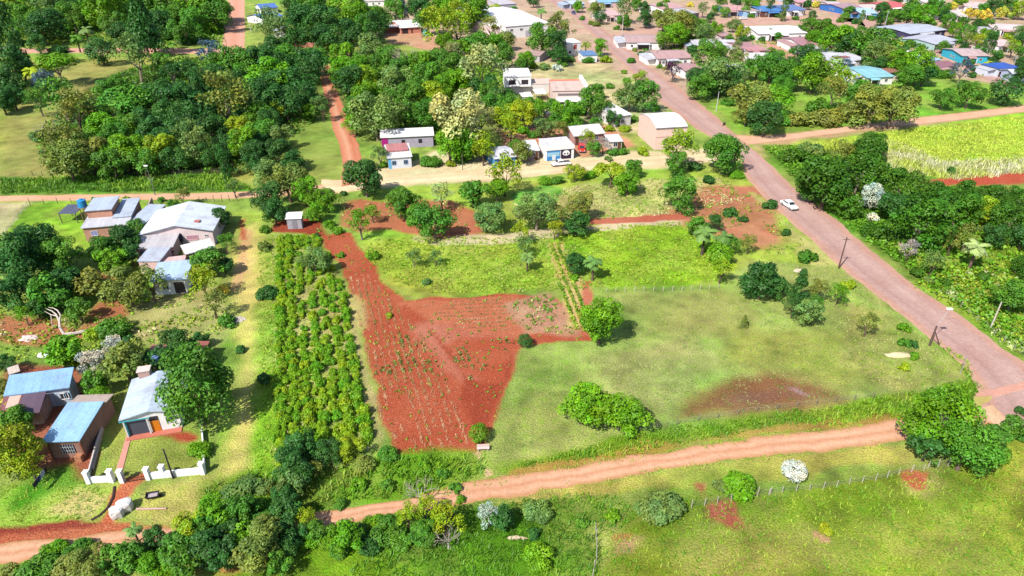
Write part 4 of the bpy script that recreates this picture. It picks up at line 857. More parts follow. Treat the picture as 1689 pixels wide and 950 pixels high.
# ------------------------------------------------------------------ vehicles
def vehicle(label, px, py, tx, ty, col, kind='hatch', L=4.2, group=None, name='parked_car'):
    """(px,py) middle of the car on the ground, (tx,ty) a photograph point its nose points at"""
    p = U(px, py); q = U(tx, ty); rz = math.atan2(q.y - p.y, q.x - p.x); W = 1.7; k = L / 4.2
    root = empty(name, (p.x, p.y, 0.06), rz)
    if kind == 'pickup':
        body = [(-2.1, .35), (-2.1, .92), (-.35, .95), (2.1 - .95, .95), (2.02, .82), (2.1, .38)]; cab = [(-.45, .95), (-.35, 1.55), (.62, 1.55), (1.2, .95)]
    elif kind == 'sedan':
        body = [(-2.1, .32), (-2.1, .85), (-1.5, .95), (1.0, .93), (2.0, .76), (2.1, .36)]; cab = [(-1.6, .94), (-1.0, 1.42), (.25, 1.42), (1.05, .92)]
    else:
        body = [(-2.1, .32), (-2.12, .95), (1.0, .98), (2.0, .80), (2.1, .36)]; cab = [(-2.05, .95), (-1.75, 1.62), (.3, 1.62), (1.15, .97)]
    S = lambda pr: [(a * k, b) for a, b in pr]
    m = MB(); m.prism(S(body), 'y', -W / 2, W / 2); b = m.build('body', M_PAINT, root, col, .07)
    m = MB(); m.prism(S(cab), 'y', -W / 2 + .12, W / 2 - .12); c = m.build('cabin', M_PAINT, root, col, .06)
    c0, c1, c2, c3 = S(cab)
    def lerp(a, b, t): return (a[0] + (b[0] - a[0]) * t, a[1] + (b[1] - a[1]) * t)
    for nm, a, b_ in (('windscreen', c3, c2), ('rear_window', c0, c1)):
        m = MB(); A, B = lerp(a, b_, .12), lerp(a, b_, .9); o_ = .03 if nm == 'windscreen' else -.03
        m.add([(A[0] + o_, -W / 2 + .2, A[1] + .02), (A[0] + o_, W / 2 - .2, A[1] + .02), (B[0] + o_, W / 2 - .26, B[1] + .02), (B[0] + o_, -W / 2 + .26, B[1] + .02)], [(0, 1, 2, 3)]); m.build(nm, M_GLASS, root)
    for s in (-1, 1):
        A, B, Cc_, D_ = lerp(c0, c1, .2), lerp(c0, c1, .85), lerp(c3, c2, .85), lerp(c3, c2, .2)
        m = MB(); y = s * (W / 2 - .105); m.add([(A[0] + .12, y, A[1]), (D_[0] - .12, y, D_[1]), (Cc_[0] - .08, y, Cc_[1]), (B[0] + .08, y, B[1])], [(0, 1, 2, 3)]); m.build('side_window', M_GLASS, root)
        m = MB(); m.box(2.0 * k, 2.09 * k, s * .62 - .18, s * .62 + .18, .6, .74); m.build('headlight', M_PLAIN, root, alb(240, 240, 230))
        m = MB(); m.box(-2.15 * k, -2.06 * k, s * .66 - .12, s * .66 + .12, .62, .82); m.build('tail_light', M_PLAIN, root, alb(190, 40, 36))
        for x in (-1.3, 1.3):
            m = MB(); m.disc((x * k, s * (W / 2 - .08), .32), (0, 1, 0), .32, .22, 16); w1 = m.build('wheel', M_PLAIN, root, alb(44, 44, 48))
            m = MB(); m.disc((x * k, s * (W / 2 + .04), .32), (0, 1, 0), .18, .03, 12); m.build('rim', M_PLAIN, w1, alb(190, 190, 196))
    if kind == 'pickup':
        m = MB(); m.box(-2.0 * k, -.5 * k, -W / 2 + .12, W / 2 - .12, .955, .97); m.build('load_bed', M_PLAIN, root, alb(90, 90, 94))
    m = MB(); m.box(2.06 * k, 2.16 * k, -W / 2 + .05, W / 2 - .05, .34, .52); m.build('bumper', M_PLAIN, root, alb(120, 120, 124))
    return tag(root, label, 'car', group)
CW = alb(252, 250, 250, 1.2)
vehicle('white saloon car driving alone on the stone paved main road', 1301, 342, 1330, 361, CW, 'sedan', 4.7, name='car')
vehicle('white pickup with dark cab windows parked before the mural shop', 925, 273, 880, 278, CW, 'pickup', 5.0)
vehicle('bright red car parked on the red earth right of the mural shop', 959, 249, 962, 258, alb(226, 60, 44), 'hatch', 4.2)
vehicle('dark blue car driving on the upper main road beside a tree', 946, 23, 962, 34, alb(70, 74, 130), 'hatch', 4.4, name='car')
vehicle('dark blue car parked in the shade of the dark green street tree', 1067, 42, 1090, 40, alb(50, 64, 120), 'sedan', 4.4)
vehicle('white car parked before the light blue walled house', 1226, 32, 1250, 31, CW, 'sedan', 4.4)
vehicle('white car standing at the end of the cross street before the white walls', 1262, 54, 1240, 52, CW, 'hatch', 4.2)
p = U(1194, 207); mc = empty('motorcycle', (p.x, p.y, .02), .9); DK = alb(46, 44, 52)
for x in (-.65, .65):
    m = MB(); m.disc((x, 0, .32), (0, 1, 0), .32, .12, 14); m.build('wheel', M_PLAIN, mc, DK)
part_box(mc, 'body', -.45, .45, -.14, .14, .4, .75, DK); part_box(mc, 'seat', -.6, .1, -.16, .16, .76, .86, DK); part_box(mc, 'handlebar', .4, .46, -.36, .36, .98, 1.04, DK)
m = MB(); m.tube((.65, 0, .32), (.42, 0, 1.0), .04, .04); m.build('fork', M_PLAIN, mc, DK)
tag(mc, 'dark motorcycle parked at the grassy edge of the main road before the bend', 'motorcycle')
# ------------------------------------------------------------------ poles and fences
def pole(label, px, py, tx, ty, col=alb(110, 90, 80), r=.13, lamp=None, strut=None, arm=True, name='utility_pole', cat='pole'):
    """foot pixel and top pixel; height follows from the top lying above the foot"""
    p = U(px, py); best = 3.0
    for h in np.arange(2, 16, .1):
        s = U(tx, ty, h)
        if abs(s.y - p.y) < abs(U(tx, ty, best).y - p.y): best = h
    root = empty(name, (p.x, p.y, 0)); m = MB(); m.tube((0, 0, -.2), (0, 0, best), r * 1.25, r * .8, 8); m.build('shaft', M_WOOD, root, col)
    if arm:
        m = MB(); m.box(-.7, .7, -.045, .045, best - .5, best - .41); am = m.build('crossarm', M_WOOD, root, col); im = MB()
        for x in (-.62, 0, .62): im.tube((x, 0, best - .42), (x, 0, best - .25), .05, .04, 6)
        im.build('insulator', M_PLAIN, am, alb(220, 220, 220))
    if lamp:
        m = MB(); m.tube((0, 0, best - .3), lamp, .04, .04, 6); m.build('lamp_arm', M_PLAIN, root, alb(190, 190, 190))
        m = MB(); m.box(lamp[0] - .45, lamp[0] + .45, lamp[1] - .22, lamp[1] + .22, lamp[2] - .1, lamp[2] + .14); m.build('lamp_head', M_PLAIN, root, WHITE, .05)
    if strut:
        q = U(*strut) - p; m = MB(); m.tube((q.x, q.y, -.1), (0, 0, best * .75), .1, .08, 7); m.build('strut', M_WOOD, root, col)
    return tag(root, label, cat), best
pole('dark wooden pole on the main road edge above the pine cluster', 1383, 443, 1395, 391, alb(104, 76, 70), .12)
pole('street lamp pole with white head and a leaning strut at the road bend', 1533, 570, 1557, 538, alb(110, 86, 80), .15, lamp=(1.2, .3, 6.6), strut=(1550, 569), arm=False, name='street_lamp', cat='street lamp')
pole('bare pale pole standing in the weeds right of the main road', 1633, 543, 1654, 498, alb(214, 206, 190), .12, arm=False)
pole('thin grey stake leaning at the grass corner of the road junction', 1583, 617, 1597, 582, alb(180, 170, 170), .05, arm=False, name='stake', cat='stake')
pole('slender dark pole in front of the white yard wall', 286, 789, 269, 741, alb(60, 58, 64), .10, arm=False)
pole('street lamp with white head beside the mid dirt road behind the pink house', 256, 322, 254, 291, alb(120, 120, 120), .09, lamp=(0, -.5, 7.4), name='street_lamp', cat='street lamp')
pole('white lamp pole on the right lawn beside the roadside trees', 1181, 184, 1186, 151, alb(226, 222, 220), .1, arm=False)
pole('white lamp pole before the long white house at the side street', 1271, 68, 1274, 46, alb(236, 230, 230), .12)
pole('white utility pole left of the bar with pink sign', 1458, 48, 1469, 18, alb(214, 214, 214), .13)
pole('grey utility pole on the upper main road beside the white warehouse', 909, 22, 911, -4, alb(206, 196, 196), .12)
pole('white pole at the street corner by the brown striped roof', 1026, 56, 1027, 26, alb(236, 226, 220), .12)
pole('pole beside the pink-brown striped roof on the main road', 1080, 104, 1079, 76, alb(236, 226, 220), .12)
pole('dark pole in front of the blue walled house on the cross street', 1213, 32, 1215, 0, alb(110, 96, 100), .12)
pole('pale pole beside the pale blue box house on the cross street', 1251, 36, 1251, 14, alb(220, 206, 200), .12)
pole('white pole on the verge of the far side road at top left', 414, 54, 413, 30, alb(230, 230, 226), .12)
pole('dark pole at the far street corner above the maroon roof', 377, 91, 375, 66, alb(90, 76, 72), .1)
pole('leaning dark pole at the back of the royal blue roofed house', 1269, 28, 1272, 3, alb(70, 66, 80), .12)
pole('light pole between the right edge trees before the royal blue hip roof', 1667, 120, 1670, 92, alb(206, 206, 206), .1)
pole('thin pole in front of the pickup shop hedge', 763, 280, 763, 254, alb(120, 104, 96), .09, arm=False)
def fence(label, px, n, h=1.2, col=alb(206, 196, 180), r=.055, wires=3, name='wire_fence'):
    pts = resample([U(x, y)[:2] for x, y in px], n); o0 = pts[0]; root = empty(name, (o0[0], o0[1], 0)); wm = MB()
    for i, q in enumerate(pts):
        q = q - o0; lean = (random.random() - .5) * .2; hh = h * (.85 + .3 * random.random()); m = MB(); m.tube((q[0], q[1], -.1), (q[0] + lean, q[1] + lean * .5, hh), r, r * .85, 6); m.build('post', M_WOOD, root, col)
        if i:
            for k in range(wires): z = h * (.3 + .25 * k); wm.tube((pq[0], pq[1], z), (q[0], q[1], z), .012, .012, 3)
        pq = q
    if wires: wm.build('wire', M_PLAIN, root, alb(150, 146, 140))
    return tag(root, label, 'fence')
fence('pale post and wire fence along the foreground meadow left of the red bare patch', [(1268, 816), (1292, 812), (1358, 806), (1372, 804), (1410, 797), (1450, 792), (1478, 783), (1523, 776)], 13, 1.15)
fence('post and wire fence continuing under the big dark trees at lower right', [(1530, 772), (1570, 768), (1620, 758), (1650, 748)], 9, 1.3)
fence('thin post fence along the lower side of the big pasture', [(1050, 712), (1110, 702), (1240, 680), (1330, 670), (1440, 656)], 13, 1.2, alb(150, 140, 120))
fence('pale post fence between the lime garden plot and the pasture', [(1000, 482), (1060, 480), (1120, 480), (1185, 476)], 13, 1.1, alb(222, 206, 190))
fence('leaning post fence along the dark grass left of the pink bare patch', [(982, 875), (984, 900), (984, 925), (978, 950)], 7, 1.3)
fence('pale post fence around the dry corner left of the lawn', [(6, 390), (28, 362), (46, 340)], 8, 1.1, alb(226, 216, 200))
fence('dark post fence along the mid dirt road behind the brick house', [(50, 338), (95, 337), (140, 335), (200, 333), (232, 333)], 9, 1.5, alb(90, 80, 72), .06)
fence('dark gate-like fence beside the dirt road right of the pink house', [(330, 334), (352, 334), (372, 333), (392, 332)], 6, 1.6, alb(80, 66, 64), .06)
fence('grey post fence along the right side of the main road', [(1560, 486), (1600, 520), (1640, 552), (1689, 590)], 10, 1.1, alb(180, 170, 160))
fence('stake fence at the left end of the foreground meadow', [(1270, 815), (1230, 822), (1180, 830), (1140, 838)], 7, 1.3)
fence('mossy post fence along the wood edge above the mid dirt road', [(55, 290), (120, 289), (200, 291), (280, 290), (365, 285)], 22, 1.4, alb(96, 92, 70), .07)
# drainage ditch, drawn as a dark half-sunk tube
dp = [U(x, y) for x, y in ((189, 803), (187, 820), (178, 838), (165, 850), (151, 858))]; m = MB()
for a, b in zip(dp[:-1], dp[1:]): m.tube(a + Vector((0, 0, -.05)), b + Vector((0, 0, -.05)), .2, .2, 8)
tag(m.build('drain_ditch', M_PLAIN, None, alb(70, 46, 40)), 'dark drainage ditch curving from the gate down to the dirt road', 'ditch')
# ------------------------------------------------------------------ vegetation: prototypes
def rot_to(n):
    """tangent frames for unit normals n (k,3)"""
    up = np.where(np.abs(n[:, 2:3]) < .9, [[0, 0, 1.]], [[1., 0, 0]])
    a = np.cross(n, up); a /= np.linalg.norm(a, axis=1, keepdims=True); b = np.cross(n, a); return a, b
def leaf_quads(c, nrm, size, rng, asp=.62):
    """one four-cornered leaf spray per centre"""
    a, b = rot_to(nrm); th = rng.random(len(c)) * 6.283
    u = a * np.cos(th)[:, None] + b * np.sin(th)[:, None]; v = -a * np.sin(th)[:, None] + b * np.cos(th)[:, None]
    s = size * (.65 + .7 * rng.random(len(c)))[:, None]
    fold = nrm * s * .25
    V = np.stack([c - u * s, c - v * s * asp + fold, c + u * s, c + v * s * asp + fold], 1).reshape(-1, 3)
    return V, np.arange(len(V)).reshape(-1, 4)
def unit(v): return v / np.maximum(1e-9, np.linalg.norm(v, axis=1, keepdims=True))
def lobed(rng, lobes, per, leaf, spread=.34, tone=.3):
    """lobes: list of (centre, radius); leaf sprays on and just under each lobe's surface"""
    VV = []; CC = []
    for c, r in lobes:
        k = max(8, int(per * (r / .38) ** 2))
        d = unit(rng.normal(size=(k, 3))); d[:, 2] = np.abs(d[:, 2]) * np.where(rng.random(k) < .78, 1, -1); 
        sh = (1 - .38 * rng.random(k) ** 2)[:, None]
        p = np.array(c) + d * r * sh
        n_ = unit(d * .75 + rng.normal(size=(k, 3)) * spread + np.array([0, 0, .35]))
        V, _ = leaf_quads(p, n_, leaf, rng)
        t = 1 + tone * (rng.random() - .5) * 2; yl = 1 + .34 * (rng.random() - .5)
        lt = (t * (1 + .26 * (rng.random(k) - .5)))
        col = np.stack([lt * yl * .5, lt * .5, lt * (.5 / yl), np.ones(k)], 1)
        VV.append(V); CC.append(np.repeat(col, 4, 0))
    V = np.concatenate(VV); return np_mesh('crown', V, np.arange(len(V)).reshape(-1, 4), {'clump': np.concatenate(CC)})
def crown_round(rng, n=30, leaf=.06, per=190):
    sq = np.array([1 + .25 * (rng.random() - .5), 1 + .25 * (rng.random() - .5), 1 + .3 * (rng.random() - .5)]); big = unit(rng.normal(size=(1, 3)))[0]
    L = []
    for i in range(n):
        d = unit(rng.normal(size=(1, 3)))[0]
        if d[2] < -.8: d[2] *= -1
        L.append((d * sq * (.50 + .30 * rng.random() + .12 * max(0, d @ big)), .17 + .19 * rng.random() ** 1.4))
    L.append(((0, 0, -.05), .58)); return lobed(rng, L, per, leaf)
def crown_flat(rng):
    L = []
    for i in range(24):
        a = rng.random() * 6.283; r = math.sqrt(rng.random()) * .74
        L.append(((math.cos(a) * r, math.sin(a) * r, .45 * (1 - r * r) + .16 * (rng.random() - .3)), .20 + .16 * rng.random()))
    return lobed(rng, L, 190, .055, tone=.2)
def crown_cone(rng):
    L = []
    for i in range(34):
        z = rng.random() ** .8 * 1.9 - .95; a = rng.random() * 6.283; r = (1 - (z + .95) / 2) * .8 * (.6 + .4 * rng.random())
        L.append(((math.cos(a) * r, math.sin(a) * r, z), .2 + .2 * (1 - (z + .95) / 2)))
    return lobed(rng, L, 150, .06, spread=.6, tone=.25)
def crown_tuft(rng):
    L = []
    for i in range(17):
        d = unit(rng.normal(size=(1, 3)))[0]; d[2] = abs(d[2]) * .8 - .15
        L.append((d * (.62 + .22 * rng.random()), .2 + .08 * rng.random()))
    return lobed(rng, L, 190, .06, spread=.7, tone=.2)
def crown_feather(rng):
    L = []
    for i in range(26):
        d = unit(rng.normal(size=(1, 3)))[0]
        if d[2] < -.5: d[2] *= -1
        L.append((d * (.35 + .5 * rng.random()), .16 + .14 * rng.random()))
    return lobed(rng, L, 150, .052, spread=.8, tone=.28)
def crown_dense(rng):
    L = [((0, 0, -.05), .9)]
    for i in range(26):
        d = unit(rng.normal(size=(1, 3)))[0]; L.append((d * .66, .26 + .08 * rng.random()))
    return lobed(rng, L, 100, .06, spread=.25, tone=.12)
def crown_tall(rng):
    L = []
    for i in range(26):
        z = rng.random() * 1.8 - .9; a = rng.random() * 6.283; r = .5 * math.sqrt(max(0, 1 - z * z)) * (.6 + .4 * rng.random()) + .1
        L.append(((math.cos(a) * r, math.sin(a) * r, z), .18 + .16 * rng.random()))
    return lobed(rng, L, 95, .075, spread=.5)
def bush_mesh(rng, n=13, leaf=.11, per=95):
    L = []
    for i in range(n):
        a = rng.random() * 6.283; r = math.sqrt(rng.random()) * .68; z = .12 + .62 * rng.random() * (1.1 - r)
        L.append(((math.cos(a) * r, math.sin(a) * r, z), .28 + .14 * rng.random()))
    return lobed(rng, L, per, leaf, tone=.22)
def palm_mesh(rng):
    """drooping feather fronds round one head"""
    V = []; F = []; C = []
    for i in range(17):
        a = 6.283 * i / 17 * 1.0 + rng.random() * .4; el = .9 - 1.1 * rng.random(); ln = .85 + .2 * rng.random()
        px = np.array([0, 0, 0.]); d = np.array([math.cos(a) * math.cos(el), math.sin(a) * math.cos(el), math.sin(el)])
        side = np.array([-math.sin(a), math.cos(a), 0]); st = 9; t_ = 1 + .3 * (rng.random() - .5)
        for k in range(st):
            q = px + d * ln / st; d = d + np.array([0, 0, -.17]); d /= np.linalg.norm(d)
            wv = .26 * math.sin(math.pi * (k + 1) / (st + 1)) ** .6
            for sg in (-1, 1):
                n = len(V); tip = (px + q) / 2 + side * sg * wv + d * .1 - np.array([0, 0, wv * .5])
                V += [px, q, tip + d * .05, tip - d * .05]; F.append((n, n + 1, n + 2, n + 3))
                s = .5 * t_ * (.8 + .4 * rng.random()); C += [(s, s, s, 1)] * 4
            px = q
    return np_mesh('crown', np.array(V), np.array(F), {'clump': np.array(C)})
def trunk_mesh(rng, limbs=5, spread=.55, top=1.75):
    """unit trunk: 1 high to the fork, limbs rising into the crown"""
    m = MB(); lean = (rng.random(2) - .5) * .18
    m.path([(0, 0, -.1), (lean[0] * .4, lean[1] * .4, .45), (lean[0], lean[1], 1)], [.105, .08, .068], 7)
    for i in range(limbs):
        a = 6.283 * (i + rng.random() * .6) / limbs; s = spread * (.7 + .5 * rng.random()); h = top * (.85 + .3 * rng.random())
        mid = (lean[0] + math.cos(a) * s * .45, lean[1] + math.sin(a) * s * .45, 1 + (h - 1) * .45)
        end = (lean[0] + math.cos(a) * s, lean[1] + math.sin(a) * s, h)
        m.path([(lean[0], lean[1], .9), mid, end], [.055, .036, .012], 5)
    return m.mesh('trunk')
def bare_mesh(rng, depth=4):
    """leafless branching limbs, 1 high, grown from the trunk top"""
    m = MB()
    def grow(p, d, ln, r, k):
        q = p + d * ln; m.tube(p, q, r, r * .62, 5)
        if k == 0: return
        for i in range(3 if k > 2 else 2):
            e = (d + Vector(rng.normal(size=3)) * .55 + Vector((0, 0, .12))).normalized(); grow(q, e, ln * .72, r * .6, k - 1)
    for i in range(4):
        a = 6.283 * i / 4 + rng.random(); grow(Vector((0, 0, -.9)), Vector((math.cos(a) * .8, math.sin(a) * .8, .7)).normalized(), .5, .045, depth)
    return m.mesh('branches')
rg = lambda s: np.random.default_rng(100 + s)
PROTO = {
 'r': [crown_round(rg(i), 22 + i % 4 * 7, (.05, .064, .08)[i % 3], (260, 180, 120)[i % 3]) for i in range(12)], 'R': [crown_round(rg(20 + i), 46, .042, 330) for i in range(3)],
 'f': [crown_flat(rg(30 + i)) for i in range(4)], 'c': [crown_cone(rg(40 + i)) for i in range(3)],
 't': [crown_tuft(rg(50 + i)) for i in range(3)], 'h': [crown_feather(rg(60 + i)) for i in range(4)],
 'd': [crown_dense(rg(70 + i)) for i in range(3)], 'k': [crown_tall(rg(80 + i)) for i in range(3)],
 'p': [palm_mesh(rg(90 + i)) for i in range(3)], 'b': [bush_mesh(rg(100 + i)) for i in range(6)], 's': [bush_mesh(rg(110 + i), 20, .07, 170) for i in range(4)],
 'n': [bare_mesh(rg(120 + i)) for i in range(3)],
}
TRUNKS = [trunk_mesh(rg(140 + i)) for i in range(5)]
POLE_TRUNK = trunk_mesh(rg(150), 0)
for k, l in PROTO.items():
    for me in l: me.materials.append(M_BARK if k == 'n' else M_LEAF)
for me in TRUNKS + [POLE_TRUNK]: me.materials.append(M_BARK)

# kind: (object name, crown height / crown radius, trunk height / crown radius, noun)
KIND = {'r': ('broadleaf_tree', .95, .12, 'round-crowned tree'), 'R': ('broadleaf_tree', 1.08, .14, 'large leafy tree'),
        'f': ('broadleaf_tree', .66, .55, 'spreading flat-topped tree'), 'c': ('conifer_tree', 1.45, .35, 'pointed conifer'),
        't': ('araucaria_tree', .8, 1.2, 'tufted dark-branched tree'), 'h': ('feathery_tree', 1.0, .3, 'loose feathery tree'),
        'd': ('domed_tree', .92, .12, 'dense smooth domed tree'), 'k': ('tall_tree', 2.0, .3, 'tall narrow tree'),
        'p': ('palm_tree', .85, 1.9, 'palm'), 'b': ('shrub', 1.0, 0, 'leafy shrub'), 's': ('shrub', .8, 0, 'broad leafy bush'),
        'n': ('bare_tree', 1.0, .8, 'leafless branchy tree')}
HUE = {'D': ((62, 114, 42), 'dark green'), 'N': ((122, 176, 18), 'vivid yellow-green'), 'E': ((74, 124, 22), 'deep green'), 'M': ((88, 146, 36), 'mid green'), 'B': ((106, 164, 18), 'bright green'), 'Y': ((158, 184, 26), 'yellow-green'),
       'O': ((132, 148, 58), 'olive green'), 'G': ((114, 150, 70), 'grey-green'), 'P': ((186, 200, 120), 'pale cream-green'), 'W': ((216, 226, 206), 'whitish'),
       'L': ((236, 220, 84), 'yellow'), 'V': ((92, 60, 84), 'purple-brown'), 'T': ((164, 164, 100), 'tan'), 'S': ((178, 172, 162), 'pale grey'), 'I': ((84, 112, 126), 'blue-grey')}
BARKC = [alb(120, 100, 84), alb(150, 134, 116), alb(100, 84, 72)]
def plant(px, py, wpx, kind, hue, label=None, vy=1.0, base=None, jit=.12, group=None, tall=None, desc=True):
    """px, py, wpx: crown centre and width in the photograph; gives a tree standing on the ground below it"""
    nm, cr, tr, noun = KIND[kind]; cr *= vy
    p = U(px, py, 3.0)
    for _ in range(4):
        rad = wpx / 2 / scale_at(p) * (1.2 if kind in 'rRfh' else 1.08)
        if tall: tr = tall
        ch = rad * cr; th = rad * tr
        zc = (th + ch * .85) if kind not in 'bs' else ch * .42
        if kind == 'p': zc = th
        p = U(px, py, zc)
    rr = random.random
    if kind == 'r' and rad < 3.0: nm = 'small_broadleaf_tree'  # same broadleaf trees with small crowns, named apart by size only
    (r_, g_, b_), hw_ = HUE[hue]; f = 1 + (rr() - .5) * 2 * jit; yl = 1 + (rr() - .5) * jit * 1.2
    col = alb(min(250, r_ * yl), g_, b_, f * 1.22)
    if kind in 'bs':
        me = random.choice(PROTO[kind]); o = bpy.data.objects.new(nm, me); COL.objects.link(o)
        o.location = (p.x, p.y, 0); o.rotation_euler = (0, 0, rr() * 6.28); o.scale = (rad, rad, ch * 1.1); o.color = col
        root = o
    else:
        root = empty(nm, (p.x, p.y, 0), 0)
        tk = POLE_TRUNK if kind == 'p' else random.choice(TRUNKS)
        t = bpy.data.objects.new('trunk', tk); COL.objects.link(t); t.parent = root
        tw = min(rad, 4.2) if kind != 'p' else max(.9, rad * .8)
        if kind in 'p': t.scale = (tw * 1.4, tw * 1.4, th)
        else: t.scale = (rad * .75, rad * .75, max(th, ch * .6))
        t.rotation_euler = (0, 0, rr() * 6.28); t.color = random.choice(BARKC) if kind != 'n' else alb(206, 196, 184)
        c = bpy.data.objects.new('branches' if kind == 'n' else 'crown', random.choice(PROTO['r'][0::3] if kind == 'r' and rad > 3.6 else PROTO[kind])); COL.objects.link(c); c.parent = root
        c.location = (0, 0, zc); c.rotation_euler = (0, 0, rr() * 6.28); c.scale = (rad, rad, ch)
        c.color = col if kind != 'n' else alb(176, 166, 148)
        if kind == 'f': c.location.z = th + ch * .5; c.scale.z = ch * 1.25
    cat = 'palm' if kind == 'p' else ('bush' if kind in 'bs' else 'tree')
    tag(root, label, cat, group)
    if not label and desc:
        sz = 'big ' if rad > 5 else ('small ' if rad < (1.3 if kind in 'bs' else 2.2) else '')
        THINGS.append((root, sz + hw_ + ' ' + noun, px, py))
    return root
